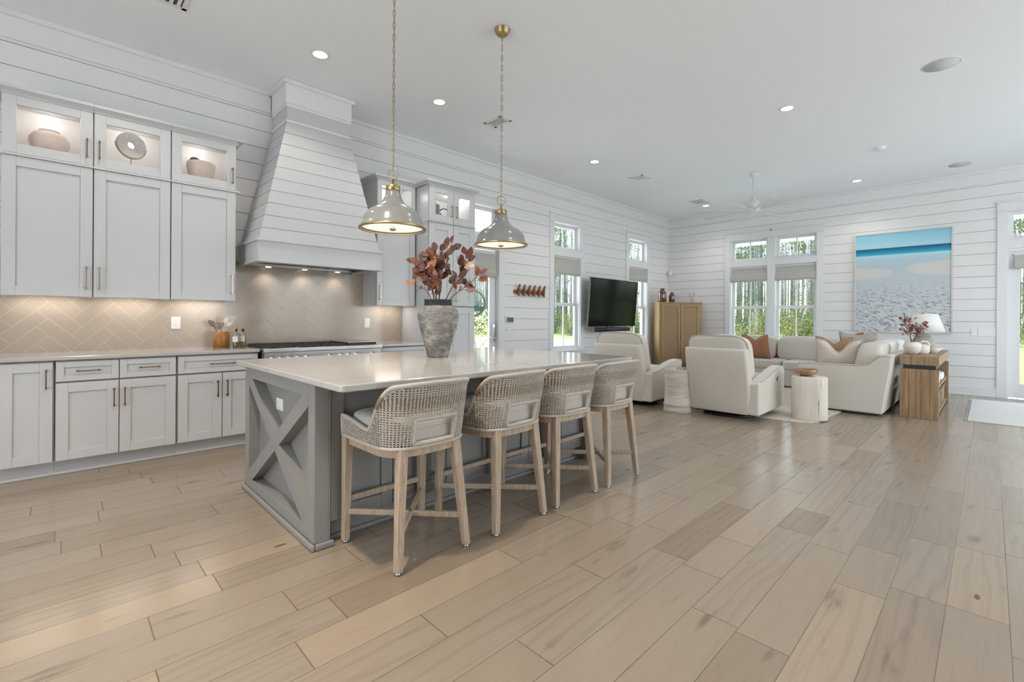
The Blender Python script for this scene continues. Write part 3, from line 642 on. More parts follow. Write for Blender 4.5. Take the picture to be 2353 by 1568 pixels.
m = MB(); m.box(cx0 - .014, cx1 + .014, cyy - .014, YW - .02, 3.228, 3.25); m.box(cx0 - .02, cx1 + .02, cyy - .02, YW - .02, 3.42, 3.656); m.box(cx0 - .014, cx1 + .014, cyy - .012, YW - .02, 3.39, 3.42)
m.box(cx0 - .05, cx1 + .05, cyy - .05, YW - .02, 3.615, 3.657); m.build('crown_trim', TRIMW, r, bevel=.004)
m = MB(); m.box(hx0 + .09, hx1 - .09, hy + .09, YW - .03, 1.785, 1.80, 1)
for k in range(22): xk = hx0 + .12 + k * (hx1 - hx0 - .26) / 21; m.beam((xk, hy + .11, 1.782), (xk, YW - .16, 1.782), .03, .018, m=0)
m.build('baffle_filter', [DSTEEL, BLACK], r)
m = MB(); m.box(hx0 + .06, hx1 - .06, YW - .15, YW - .04, 1.752, 1.775); m.box(hx0 + .06, hx1 - .06, hy + .065, hy + .085, 1.752, 1.775); m.box(hx0 + .06, hx0 + .09, hy + .065, YW - .04, 1.752, 1.775); m.box(hx1 - .09, hx1 - .06, hy + .065, YW - .04, 1.752, 1.775); m.build('steel_insert', STEEL, r, bevel=.003)
for k, xk in enumerate((1.62, 2.0, 2.38)):
    MB().lathe([(0, 0), (.028, 0), (.03, .006)], (xk, YW - .095, 1.748), 16).build('hood_light', PUCK, r)
    sp = lamp('hood_glow', 'SPOT', (xk, YW - .12, 1.74), .9, (1, .88, .72), spot_size=R(120), spot_blend=.8, shadow_soft_size=.025); aim(sp, (0, .15, -1))

# ------------------------------------------------------------------ range
r = thing('gas_range', 'wide stainless steel gas range with black grates and griddle', 'range', (2.02, 5.1, 0))
rx0, rx1, ry = 1.397, 2.638, 4.80
m = MB(); m.box(rx0 + .01, rx1 - .01, 4.86, YB, .12, .895); m.box(rx0 + .03, rx1 - .03, 4.93, YB, 0, .12, 1); m.build('body', [STEEL, BLACK], r, bevel=.004)
m = MB(); m.box(rx0, rx1, ry, 4.86, .872, .912); m.box(rx0, rx1, 4.86, YB - .01, .895, .905); m.box(rx0, rx1, YB - .07, YB - .008, .905, .932); m.build('top_rail', STEEL, r, bevel=.006)
m = MB(); m.box(rx0 + .012, rx1 - .012, ry + .015, 4.86, .735, .872); m.build('control_panel', STEEL, r, bevel=.003)
for xk in (1.475, 1.553, 1.632, 1.712, 1.80, 2.04, 2.155, 2.24, 2.325, 2.52):
    k = MB().lathe([(.034, 0), (.034, .012), (.026, .014), (.024, .04), (0, .042)], (xk, ry + .015, .80), 20, ax=(0, -1, 0)).build('knob', CHROME, r)
m = MB(); m.box(1.42, 2.08, ry + .02, 4.86, .20, .69); m.box(2.10, 2.62, ry + .02, 4.86, .20, .69); m.build('oven_door', STEEL, r, bevel=.006)
m = MB(); m.tube([(1.47, ry - .03, .64), (2.03, ry - .03, .64)], .012); m.tube([(2.14, ry - .03, .64), (2.58, ry - .03, .64)], .012)
for xk in (1.5, 2.0, 2.17, 2.55): m.cyl((xk, ry - .03, .64), (xk, ry + .03, .64), .009)
m.build('oven_handle', STEEL, r)
for gx0, gx1 in ((1.425, 1.695), (1.70, 1.97), (1.975, 2.245)):
    m = MB(); z = .936
    for q in (gx0 + .008, (gx0 + gx1) / 2, gx1 - .008): m.box(q - .007, q + .007, 4.875, 5.40, z - .022, z)
    for q in (4.88, 5.01, 5.14, 5.27, 5.393): m.box(gx0, gx1, q - .007, q + .007, z - .018, z)
    for yc in (5.01, 5.27):
        for an in range(4): a_ = R(45 + 90 * an); xm_ = (gx0 + gx1) / 2; m.beam((xm_ + .03 * math.cos(a_), yc + .03 * math.sin(a_), z - .006), (xm_ + .10 * math.cos(a_), yc + .10 * math.sin(a_), z - .006), .011, .012)
        m.lathe([(.04, -.028), (.042, -.016), (.02, -.012), (0, -.012)], ((gx0 + gx1) / 2, yc, z), 16)
    for q in (gx0 + .01, gx1 - .01):
        for yq in (4.885, 5.39): m.box(q - .008, q + .008, yq - .008, yq + .008, .904, z)
    m.build('grate', IRON, r)
m = MB(); m.box(2.262, 2.60, 4.88, 5.36, .905, .94); m.build('griddle', IRON, r, bevel=.003); MB().box(2.256, 2.606, 4.875, 5.365, .94, .947).build('griddle_cover', STEEL, r, bevel=.002)

# ------------------------------------------------------------------ island
ix0, ix1, iy0, iy1 = .96, 3.345, 2.45, 3.70
r = thing('kitchen_island', 'grey kitchen island with a crossed end panel', 'kitchen island', (2.1, 3.1, 0))
m = MB(); m.box(ix0 + .07, ix1 - .03, iy0 + .045, iy1 - .02, .10, .873); m.box(ix0 + .07, ix1 - .03, iy0 + .10, iy1 - .08, 0, .10); m.build('body', GREY, r)
m = MB(); m.box(ix0 + .088, ix1 - .03, iy0 + .038, iy0 + .045, .12, .868); m.build('face_gap', BLACK, r)
def endpanel(x, sgn, nm):
    m = MB(); d = .075 * sgn; X0, X1 = sorted((x, x + d))
    m.box(X0, X1, iy0, iy0 + .09, 0, .873); m.box(X0, X1, iy1 - .09, iy1, 0, .873); m.box(X0, X1, iy0 + .09, iy1 - .09, .0, .095); m.box(X0, X1, iy0 + .09, iy1 - .09, .79, .873)
    xb = x + d; m.box(min(xb, xb + .01 * sgn), max(xb, xb + .01 * sgn), iy0, iy1, 0, .873)
    return m.build(nm, GREY, r, bevel=.0025)
ep = endpanel(ix0, 1, 'end_panel'); ep2 = endpanel(ix1, -1, 'end_panel')
ya, yb, za, zb = iy0 + .09, iy1 - .09, .095, .79
ang = math.atan2(zb - za, yb - ya); bw = .085
def brace(x, sgn, up, par):
    m = MB(); cyc, czc = (ya + yb) / 2, (za + zb) / 2; s = 1 if up else -1
    # parallelogram brace fitted corner to corner, clipped by the frame
    t = bmesh.new(); dv = Vector((0, math.cos(ang), s * math.sin(ang))); nv = Vector((0, -s * math.sin(ang), math.cos(ang)))
    xs = (x, x + .074 * sgn); pts = []
    for xx in xs:
        for (l, w_) in ((-1, -1), (1, -1), (1, 1), (-1, 1)): pts.append(t.verts.new(Vector((xx, cyc, czc)) + dv * l * .9 + nv * w_ * bw / 2))
    for f in ((0, 1, 2, 3), (7, 6, 5, 4), (0, 4, 5, 1), (1, 5, 6, 2), (2, 6, 7, 3), (3, 7, 4, 0)): t.faces.new([pts[i] for i in f])
    for co, no in (((0, ya, 0), (0, -1, 0)), ((0, yb, 0), (0, 1, 0)), ((0, 0, za), (0, 0, -1)), ((0, 0, zb), (0, 0, 1))):
        g_ = bmesh.ops.bisect_plane(t, geom=t.verts[:] + t.edges[:] + t.faces[:], plane_co=co, plane_no=no, clear_outer=True)
        bmesh.ops.holes_fill(t, edges=[e for e in g_['geom_cut'] if isinstance(e, bmesh.types.BMEdge)])
    t.verts.index_update(); m.add([v.co[:] for v in t.verts], [[v.index for v in f.verts] for f in t.faces]); t.free()
    return m.build('cross_brace', GREY, par)
for up in (True, False): brace(ix0 + .001 * up, 1, up, ep)
for up in (True, False): brace(ix1 - .001 * up, -1, up, ep2)
m = MB(); m.box(ix0 - .02, ix0, iy0 - .02, iy1 + .02, 0, .035); m.box(ix0, ix0 + .10, iy0 - .022, iy0 - .002, 0, .035); m.build('shoe_moulding', GREY, r, bevel=.016, seg=3)
m = MB(); m.box(ix0 + .10, ix1 - .03, iy0 + .085, iy0 + .10, 0, .10); m.box(ix0 + .10, ix1 - .03, iy0 + .065, iy0 + .085, 0, .022); m.build('toe_kick', GREY, r, bevel=.004)
xsd = [1.05, 1.428, 1.815, 2.203, 2.589, 2.978, 3.312]
for a, b in zip(xsd, xsd[1:]): door(r, a + .002, b - .003, .118, .868, iy0 + .016, mat=GREY, st=.072)
k = MB().box(ix0 + .066, ix0 + .0755, 3.135, 3.255, .615, .69); k.box(ix0 + .0635, ix0 + .067, 3.16, 3.19, .635, .67); k.box(ix0 + .0635, ix0 + .067, 3.20, 3.23, .635, .67); k = k.build('outlet', PLAST, ep, bevel=.002)
def rrect(x0, x1, y0, y1, q, n=6):
    return [(cx + q * math.cos(R(a0 + 90 * k / n)), cy_ + q * math.sin(R(a0 + 90 * k / n))) for cx, cy_, a0 in ((x1 - q, y1 - q, 0), (x0 + q, y1 - q, 90), (x0 + q, y0 + q, 180), (x1 - q, y0 + q, 270)) for k in range(n + 1)]
m = MB(); m.prism(rrect(.915, 3.385, 2.045, 3.76, .03), lambda u, v, a: (u, v, a), .874, .907); o = m.build('island_countertop', QUARTZ, loc=(2.15, 2.9, .874), bevel=.006, seg=3); tag(o, 'large glossy pale quartz top overhanging the grey island', 'countertop')

# ------------------------------------------------------------------ vase and branches
r = thing('vase', 'large weathered grey stoneware vase on the island', 'vase', (2.16, 3.055, .907))
vz = .907; P = [(0, .004), (.078, 0), (.084, .012), (.104, .09), (.135, .20), (.156, .285), (.161, .335), (.152, .372), (.130, .396), (.106, .408)]
m = MB().lathe(P + [(.098, .404), (.12, .39), (.145, .36), (.15, .33), (.12, .2), (.07, .02), (0, .02)], (2.16, 3.055, vz), 48); m.build('body', VASEM, r)
MB().lathe([(.102, .402), (.108, .404), (.110, .408), (.107, .442), (.112, .446), (.110, .455), (.100, .455), (.098, .404)], (2.16, 3.055, vz), 48, closed=True).build('collar', VASED, r)
def leaf(mb_, base, d, ln, wd, fold=.25, nrm=None, m=0, bend=.15):
    d = Vector(d).normalized(); n = Vector(nrm) if nrm is not None else Vector((rnd.uniform(-1, 1), rnd.uniform(-1, 1), rnd.uniform(-1, 1)))
    s = d.cross(n); s = s.normalized() if s.length > 1e-3 else d.orthogonal().normalized(); n = s.cross(d)
    b = Vector(base); vs_ = []; prof = [(0, .05), (.10, .42), (.24, .80), (.40, .99), (.55, 1), (.70, .84), (.83, .56), (.93, .27), (1, .03)]
    for (t_, w_) in prof:
        c = b + d * ln * t_ - n * (bend * ln * t_ * t_); hw = w_ * wd / 2
        vs_ += [c - s * hw + n * hw * fold, c, c + s * hw + n * hw * fold]
    fs = []
    for i in range(len(prof) - 1):
        a = i * 3; fs += [(a, a + 1, a + 4, a + 3), (a + 1, a + 2, a + 5, a + 4)]
    mb_.add(vs_, fs, m, True)
LAT = Vector((rt0.x, rt0.y, 0)); DEP = Vector((fw.x, fw.y, 0))
def branch(label, pts, leaves, c0=Vector((2.16, 3.055, 1.30)), lsz=(.085, .05), group='branches in the grey vase', mats=(BRANCH, LEAFR, LEAFR2, LEAFR3, LEAFR4), name='leafy_branch', seed=0, root=None, sr=.0035, cat='branch', nleaf_side=True):
    rr = random.Random(seed); c0 = Vector(c0)
    P3 = [c0 + LAT * a + Vector((0, 0, b)) + DEP * c for a, b, c in pts]
    # smooth polyline
    Q = []
    for i in range(len(P3) - 1):
        for k in range(6): Q.append(P3[i].lerp(P3[i + 1], k / 6))
    Q.append(P3[-1])
    for _ in range(2): Q = [Q[0]] + [(Q[i - 1] + Q[i] * 2 + Q[i + 1]) / 4 for i in range(1, len(Q) - 1)] + [Q[-1]]
    b = thing(name, label, cat, tuple(c0), group)
    st = MB().tube(Q, [sr * (1.2 - .8 * i / len(Q)) for i in range(len(Q))], 6)
    lm = MB(); n = len(Q)
    for j in range(leaves):
        f = .38 + .62 * (j + .5) / leaves if j < leaves - 1 else 1
        i = min(int(f * (n - 1)), n - 2); t_ = (Q[i + 1] - Q[i]).normalized()
        sd = LAT * rr.uniform(-1, 1) + DEP * rr.uniform(-.8, .8) + Vector((0, 0, rr.uniform(-.5, .7)))
        d = (t_ * .7 + sd.normalized() * (1.0 if j < leaves - 1 else .25)).normalized()
        base = Q[i] + d * .012
        if rr.random() < .45:
            tw = Q[i] + d * rr.uniform(.03, .07); st.tube([Q[i], tw], sr * .45, 5); base = tw
        nn = -DEP * .8 + Vector((0, 0, .5)) + LAT * rr.uniform(-.7, .7) + DEP * rr.uniform(-.5, .5)
        leaf(lm, base, d, lsz[0] * rr.uniform(.75, 1.15), lsz[1] * rr.uniform(.8, 1.15), rr.uniform(.1, .5), nn, rr.choice((0, 0, 1, 1, 2, 3)) if len(mats) > 2 else 0, rr.uniform(-.1, .3))
    st.build('stem', mats[0], b); lm.build('leaves', list(mats[1:]), b)
    return b
branch('rust leafed branch arching up to the far left of the grey vase', [(-.02, 0, 0), (-.06, .18, .0), (-.11, .33, -.02), (-.17, .36, -.03)], 10, seed=1)
branch('short rust leafed branch leaning low to the left of the grey vase', [(-.03, 0, -.02), (-.06, .09, -.04), (-.09, .14, -.05), (-.125, .15, -.06)], 7, seed=2)
branch('densely leafed rust branch rising upright in the grey vase', [(-.01, 0, 0), (-.02, .15, .01), (-.03, .30, .02), (-.02, .46, .01)], 24, seed=3, lsz=(.095, .06))
branch('rust branch rising to the highest leaf over the grey vase', [(0, 0, 0), (.02, .2, -.02), (.05, .36, -.03), (.10, .47, -.03)], 18, seed=4, lsz=(.09, .055))
branch('thick rust leaf cluster low in the middle of the vase', [(0, 0, -.03), (-.03, .12, -.05), (-.07, .24, -.06), (-.10, .30, -.06)], 24, seed=5, lsz=(.10, .065))
branch('rust branch leaning right and ending in a dense leaf cluster', [(.03, 0, 0), (.10, .15, .02), (.17, .28, .03), (.22, .40, .03)], 20, seed=6, lsz=(.095, .055))
branch('long rust branch reaching farthest right from the grey vase', [(.04, 0, -.02), (.12, .09, -.03), (.24, .18, -.04), (.34, .27, -.04)], 12, seed=7, lsz=(.09, .05))
branch('small rust branch hugging the rim of the vase', [(.01, 0, -.03), (.02, .08, -.07), (.04, .16, -.09), (.03, .22, -.1)], 8, seed=8, lsz=(.075, .045))

# ------------------------------------------------------------------ bar stools
def make_stool():
    r = thing('bar_stool', 'x', 'bar stool', (0, 0, 0), 'woven stools along the island')
    Lg = [((-.235, .235), (-.24, .245)), ((.235, .235), (.24, .245)), ((-.158, -.19), (-.205, -.24)), ((.158, -.19), (.205, -.24))]
    for (t_, f) in Lg:
        m = MB().beam((f[0], f[1], .012), (t_[0], t_[1], .578), .036, .036, up=(0, 1, 0), w1=.05, h1=.05); lg = m.build('leg', STOOLW, r, bevel=.006)
        MB().lathe([(0, 0), (.013, 0), (.013, .013)], (f[0], f[1], 0), 12).build('foot_glide', CHROME, lg)
    def plan(off=0, n=40):
        pts = [(-.25 + off, .255)]
        for i in range(8): pts.append((-.25 + off + .004 * i / 8, .255 - .28 * (i + 1) / 8))
        for i in range(1, n):
            th = PI * i / n; c, s = math.cos(th), math.sin(th); sg = -1 if c > 0 else 1
            pts.append((sg * (.246 - off) * abs(c) ** .62, -.025 - (.205 - off) * abs(s) ** .62))
        for i in range(8, -1, -1): pts.append((.25 - off - .004 * i / 8, .255 - .28 * i / 8))
        # resample by arc length
        return pts
    def resample(pts, k):
        P2 = [Vector((a, b, 0)) for a, b in pts]; ds = [0]
        for a, b in zip(P2, P2[1:]): ds.append(ds[-1] + (b - a).length)
        out = []; j = 0
        for i in range(k + 1):
            t_ = ds[-1] * i / k
            while j < len(ds) - 2 and ds[j + 1] < t_: j += 1
            u = (t_ - ds[j]) / max(ds[j + 1] - ds[j], 1e-9); out.append(P2[j].lerp(P2[j + 1], u))
        return out
    # apron (curved wood frame under the seat)
    m = MB(); A = resample(plan(.012), 48); Bn = resample(plan(.04), 48); vs_ = []; fs = []
    for a, b in zip(A, Bn): vs_ += [(a.x, a.y, .535), (a.x, a.y, .577), (b.x, b.y, .577), (b.x, b.y, .535)]
    for i in range(48):
        for j in range(4): fs.append((i * 4 + j, i * 4 + (j + 1) % 4, i * 4 + 4 + (j + 1) % 4, i * 4 + 4 + j))
    fs += [(3, 2, 1, 0), (192, 193, 194, 195)]; m.add(vs_, fs); m.box(-.23, .23, .225, .25, .535, .577); m.build('apron', STOOLW, r, bevel=.003)
    m = MB().box(-.21, .21, -.06, .245, .566, .575); m.box(-.15, .15, -.175, -.06, .566, .575); m.build('seat_board', BLACK, r)
    for (p, q) in ((0, 3), (1, 2)):
        zz = .17; f = lambda L, z: Vector((L[1][0] + (L[0][0] - L[1][0]) * z / .578, L[1][1] + (L[0][1] - L[1][1]) * z / .578, z))
        MB().beam(f(Lg[p], zz - (.0 if p else 0)), f(Lg[q], zz), .022, .03).build('stretcher', STOOLW, r, bevel=.004)
    f0 = Vector((-.239, .244, .235)); f1 = Vector((.239, .244, .235)); MB().beam(f0, f1, .025, .03).build('footrest', STOOLW, r, bevel=.004)
    # woven shell
    K = 80; S = resample(plan(), K); zb = .577; dz = .0118; NR = 29
    def top(p):
        y = p.y
        if y > -.02: return .655 + .035 * min(1, (y + .02) / .22)
        if y > -.195: t_ = (-.02 - y) / .175; t_ = t_ * t_ * (3 - 2 * t_); return .655 + .235 * t_
        return .89 + .012 * min(1, (-.195 - y) / .04)
    def pos(i, z):
        p = S[i]; a = S[max(i - 1, 0)]; b = S[min(i + 1, K)]; t_ = (b - a).normalized(); n = Vector((-t_.y, t_.x, 0))
        if n.dot(Vector((p.x, p.y, 0)) - Vector((0, .05, 0))) < 0: n = -n
        q = max(0, z - zb) / .32
        return Vector((p.x, p.y, z)) + Vector((n.x * .018 * q, -abs(n.y) * .062 * q if n.y < 0 else 0, 0))
    m = MB(); hole = lambda p, z: abs(p.x) < .122 and p.y < -.1 and .602 < z < .718
    for i in range(K):
        for j in range(NR):
            z0 = zb + j * dz; z1 = z0 + dz; ta, tb_ = top(S[i]), top(S[i + 1])
            if z0 >= min(ta, tb_): continue
            q = [pos(i, z0), pos(i + 1, z0), pos(i + 1, min(z1, tb_)), pos(i, min(z1, ta))]
            c = (q[0] + q[1] + q[2] + q[3]) / 4
            if hole((S[i] + S[i + 1]) / 2, c.z): continue
            band = .775 < c.z < .835
            hs = .63 if not band else .50
            if z1 > min(ta, tb_) - .008 or j == 0: m.add(q, [(0, 1, 2, 3)], 0, True); continue
            h = [c + (x - c) * hs for x in q]
            m.add(q + h, [(0, 1, 5, 4), (2, 3, 7, 6)], 1 if band else 0, True); m.add(q + h, [(1, 2, 6, 5), (3, 0, 4, 7)], 0, True)
    sh = m.build('woven_shell', [ROPE, ROPEB], r, solid=.005)
    rim = MB(); rim.tube([pos(i, top(S[i])) for i in range(K + 1)], .0115, 8); rim.tube([pos(0, zb), pos(0, top(S[0]))], .0115, 8); rim.tube([pos(K, zb), pos(K, top(S[K]))], .0115, 8); rim.tube([pos(i, zb + .004) for i in range(K + 1)], .009, 8); rim.build('rope_rim', ROPE, sh)
    bi = [i for i in range(K + 1) if abs(S[i].x) < .135 and S[i].y < -.1 and (.112 <= abs(S[i].x) or True)]
    hi = [i for i in bi if abs(S[i].x) < .128]
    loop = [pos(i, .722) for i in hi] + [pos(hi[-1], z) for z in (.70, .66, .62)] + [pos(i, .600) for i in reversed(hi)] + [pos(hi[0], z) for z in (.62, .66, .70)]
    MB().tube(loop, .011, 8, closed=True).build('opening_rim', ROPE, sh)
    wr = MB()
    for side in (0, 1):
        seg = [pos(i, top(S[i])) for i in range(K + 1) if .775 < top(S[i]) < .845 and (S[i].x < 0) == (side == 0)]
        if len(seg) > 1: MB().tube(seg, .0135, 8).build('brown_wrap', ROPEB, sh)
    cu = MB().soft((0, .02, .650), (.465, .455, .145), 12, pw=6); c_ = cu.build('seat_cushion', SEATF, r)
    pp = MB(); LP = []
    for i in range(48):
        a = 2 * PI * i / 48; x, y = math.cos(a), math.sin(a); L = (abs(x) ** 5.5 + abs(y) ** 5.5) ** (1 / 5.5); LP.append((x / L * .2305, .02 + y / L * .2255, .672))
    pp.tube(LP, .0035, 6, closed=True); pp.build('piping', SEATF, c_)
    return r
st0 = make_stool()
SL = ['woven rope bar stool nearest the camera, first along the island', 'woven rope bar stool second from the crossed end of the island', 'woven rope bar stool third along the island, before the last one', 'woven rope bar stool at the far end of the island']
for i, (x, y, a) in enumerate(((1.36, 2.185, 0), (1.955, 2.165, 1.5), (2.505, 2.175, -1), (3.045, 2.165, 2))):
    o = st0 if i == 0 else copy_tree(st0); o.location = (x, y, 0); o.rotation_euler = (0, 0, R(a)); o['label'] = SL[i]

# ------------------------------------------------------------------ pendants
def make_pendant():
    r = thing('pendant_lamp', 'x', 'pendant lamp', (0, 0, 1.83), 'pendants over the island')
    z = 1.83
    prof = [(.222, .0), (.226, .010), (.214, .022), (.205, .045), (.198, .075), (.183, .105), (.155, .130), (.122, .150), (.090, .172), (.068, .20), (.056, .225), (.050, .25), (.047, .268)]
    m = MB().lathe(prof + [(.044, .266), (.054, .20), (.09, .165), (.15, .125), (.19, .075), (.204, .03), (.216, .002)], (0, 0, z), 56, closed=True); m.build('shade', PGREY, r)
    MB().lathe([(.214, -.003), (.228, -.002), (.229, .010), (.224, .012), (.215, .004)], (0, 0, z), 56, closed=True).build('rim', BRASS, r)
    MB().lathe([(0, .014), (.206, .014), (.206, .018), (0, .018)], (0, 0, z), 56).build('diffuser', DIFF, r)
    MB().lathe([(0, -.012), (.012, -.010), (.024, .0), (.026, .008), (.018, .014)], (0, 0, z), 24).build('finial', BRASS, r)
    m = MB().lathe([(.047, .262), (.050, .264), (.050, .298), (.046, .304), (.012, .306), (.008, .31), (.008, .345), (0, .345)], (0, 0, z), 32)
    for a in range(3):
        an = R(30 + 120 * a); c_, s_ = math.cos(an), math.sin(an); m.cyl((c_ * .048, s_ * .048, z + .28), (c_ * .066, s_ * .066, z + .28), .0035, 8); m.lathe([(0, -.006), (.006, 0), (0, .006)], (c_ * .068, s_ * .068, z + .28), 10)
    m.build('cap', BRASS, r)
    ring = [(.036 * math.cos(t_) * LAT.x, .036 * math.cos(t_) * LAT.y, z + .383 + .038 * math.sin(t_)) for t_ in [2 * PI * i / 28 for i in range(28)]]
    MB().tube(ring, .0035, 8, closed=True).build('hanging_ring', BRASS, r)
    ch = MB(); zz = z + .418; k = 0; topz = ZC - .075
    ln = .0445
    while zz < topz:
        a = LAT if k % 2 else DEP; pts = [(a.x * .0085 * math.cos(t_), a.y * .0085 * math.cos(t_), zz + ln / 2 + (ln / 2 + .004) * math.sin(t_)) for t_ in [2 * PI * i / 14 for i in range(14)]]
        ch.tube(pts, .0021, 6, closed=True); zz += ln - .002; k += 1
    ch.tube([(0, 0, z + .34), (.002, 0, z + .6), (0, 0, topz)], .0016, 5)
    ch.build('chain', BRASS, r)
    MB().lathe([(0, -.075), (.008, -.072), (.010, -.064), (.030, -.058), (.055, -.035), (.063, -.008), (.066, -.006), (.066, 0), (0, 0)], (0, 0, ZC), 40).build('canopy', BRASS, r)
    return r
p0 = make_pendant()
for i, (x, y) in enumerate(((1.665, 2.90), (2.682, 2.892))):
    o = p0 if i == 0 else copy_tree(p0); o.location = (x, y, 1.83)
    o['label'] = ['grey dome pendant lamp hanging in front of the vent hood', 'grey dome pendant lamp hanging above the right of the branches'][i]
    l = lamp('pendant_glow', 'AREA', (x, y, 1.838), 1.6, (1, .87, .70), shape='DISK', size=.36)

# ------------------------------------------------------------------ counter objects
r = thing('utensil_crock', 'round acacia wood crock with utensils by the range', 'utensil holder', (1.16, 5.30, .909))
MB().lathe([(0, 0), (.070, 0), (.0705, .156), (.064, .158), (.063, .02), (0, .02)], (1.16, 5.30, .909), 36).build('body', CROCK, r)
uc = Vector((1.16, 5.30, 1.0))
def utensil(nm, label, lat, dep, L, head, mat, hm=None):
    d = (LAT * lat + DEP * dep + Vector((0, 0, 1))).normalized(); b = uc - d * .07; e = b + d * L
    t_ = thing(nm, label, 'utensil', tuple(b), 'utensils in the wooden crock')
    MB().tube([b, e], .006, 8).build('handle', hm or BLACK, t_)
    m = MB(); head(m, e, d); m.build('head', mat, t_); return t_
def spoonhead(w_, l_, dp=.35):
    def f(m, e, d):
        s = LAT; n = s.cross(d).normalized(); vs_ = []; fs = []; K = 10
        for i in range(K + 1):
            t_ = i / K; hw = w_ / 2 * math.sqrt(max(0, 1 - (2 * t_ - 1) ** 2)) + .003
            for j in range(5): u = j / 2 - 1; vs_.append(e + d * l_ * t_ + s * hw * u + n * (hw * dp * (1 - u * u)))
        for i in range(K):
            for j in range(4): a = i * 5 + j; fs.append((a, a + 1, a + 6, a + 5))
        m.add(vs_, fs, 0, True); m.add([v + n * .004 for v in vs_], fs, 0, True)
    return f
def spathead(w_, l_, slots=4):
    def f(m, e, d):
        s = LAT; n = s.cross(d).normalized()
        def q(a0, a1, b0, b1, k0=1): m.hexa([e + d * b0 + s * a0 * k0, e + d * b0 + s * a1 * k0, e + d * b0 + s * a1 * k0 + n * .003, e + d * b0 + s * a0 * k0 + n * .003], [e + d * b1 + s * a0, e + d * b1 + s * a1, e + d * b1 + s * a1 + n * .003, e + d * b1 + s * a0 + n * .003])
        h = w_ / 2; q(-h, h, 0, l_ * .4, .45); q(-h, h, l_ * .92, l_)
        n_ = slots + 1
        if not slots: q(-h, h, l_ * .4, l_ * .92)
        for k in range(n_ if slots else 0): a = -h + (w_ - .008) * k / (n_ - 1); q(a, a + .008, l_ * .4, l_ * .92)
    return f
GUT = M('grey_silicone', (.16, .145, .125), .5); TUT = M('taupe_silicone', (.33, .26, .205), .5); WUT = M('white_nylon', (.72, .68, .62), .4)
utensil('serving_spoon', 'dark grey serving spoon leaning left out of the wooden crock', -.62, 0, .20, spoonhead(.06, .09), GUT, GUT)
utensil('ladle', 'taupe scoop standing in the middle of the wooden crock', .02, -.15, .17, spathead(.075, .06, 0), TUT, STEEL)
utensil('slotted_turner', 'white slotted turner leaning right out of the wooden crock', .45, .05, .20, spathead(.085, .11, 4), WUT, STEEL)
utensil('spatula', 'small cream spatula behind the taupe scoop in the crock', .12, .25, .22, spathead(.05, .06, 0), WUT, WUT)
utensil('wooden_spoon', 'brown spoon tucked low in the wooden crock', -.25, -.2, .17, spoonhead(.04, .06), TUT, CHROME)
OIL1 = M('olive_oil', (.17, .115, .008), .1, coat=.5); OIL2 = M('pale_vinegar', (.42, .33, .13), .1, coat=.5); CLEARB = glass_mat('bottle_glass', (.90, .90, .84), .10); LABELM = M('paper_label', (.80, .76, .72), .8); INK = M('label_ink', (.20, .19, .18), .8)
def oil_bottle(x, y, label, oil, lev):
    r = thing('oil_bottle', label, 'bottle', (x, y, .909)); z = .909; s = .029
    P2 = lambda h: None
    MB().lathe([(0, 0), (s, 0), (s + .001, .004), (s + .001, .125), (.024, .140), (.011, .152), (.010, .168), (.0095, .168), (.0095, .152), (.022, .139), (s - .001, .124), (s - .001, .003), (0, .003)], (x, y, z), 24).build('glass', CLEARB, r)
    MB().lathe([(0, .0035), (s - .0015, .0035), (s - .0015, lev), (0, lev)], (x, y, z), 24).build('oil', oil, r)
    m = MB(); n = 12; vs_ = []
    base = math.atan2(-fw.y, -fw.x)
    for i in range(n + 1):
        a = base - .95 + 1.9 * i / n; vs_ += [(x + (s + .002) * math.cos(a), y + (s + .002) * math.sin(a), z + .058), (x + (s + .002) * math.cos(a), y + (s + .002) * math.sin(a), z + .112)]
    m.add(vs_, [(2 * i, 2 * i + 2, 2 * i + 3, 2 * i + 1) for i in range(n)], 0, True); lb = m.build('paper_label', LABELM, r)
    ink = MB()
    for (zz, hw) in ((.089, .30), (.079, .14)):
        vs_ = []
        for i in range(7):
            a = base - hw + 2 * hw * i / 6; vs_ += [(x + (s + .0026) * math.cos(a), y + (s + .0026) * math.sin(a), z + zz - .0012), (x + (s + .0026) * math.cos(a), y + (s + .0026) * math.sin(a), z + zz + .0012)]
        ink.add(vs_, [(2 * i, 2 * i + 2, 2 * i + 3, 2 * i + 1) for i in range(6)])
    ink.build('label_text', INK, lb)
    MB().lathe([(0, .160), (.0105, .160), (.0105, .182), (.006, .184), (0, .184)], (x, y, z), 16).build('stopper', BLACK, r)
    m = MB().lathe([(0, .184), (.010, .184), (.010, .190), (.004, .194), (.0035, .205), (.008, .212), (.0035, .219), (0, .22)], (x, y, z), 16); m.tube([(x, y, z + .21), (x - .004, y, z + .226), (x + .006, y - .006, z + .236)], .0022, 6); m.build('pourer', BRASS, r)
oil_bottle(1.262, 5.19, 'oil bottle half full of dark olive oil beside the wooden crock', OIL1, .058)
oil_bottle(1.335, 5.245, 'oil bottle with pale yellow contents, closer to the range', OIL2, .068)

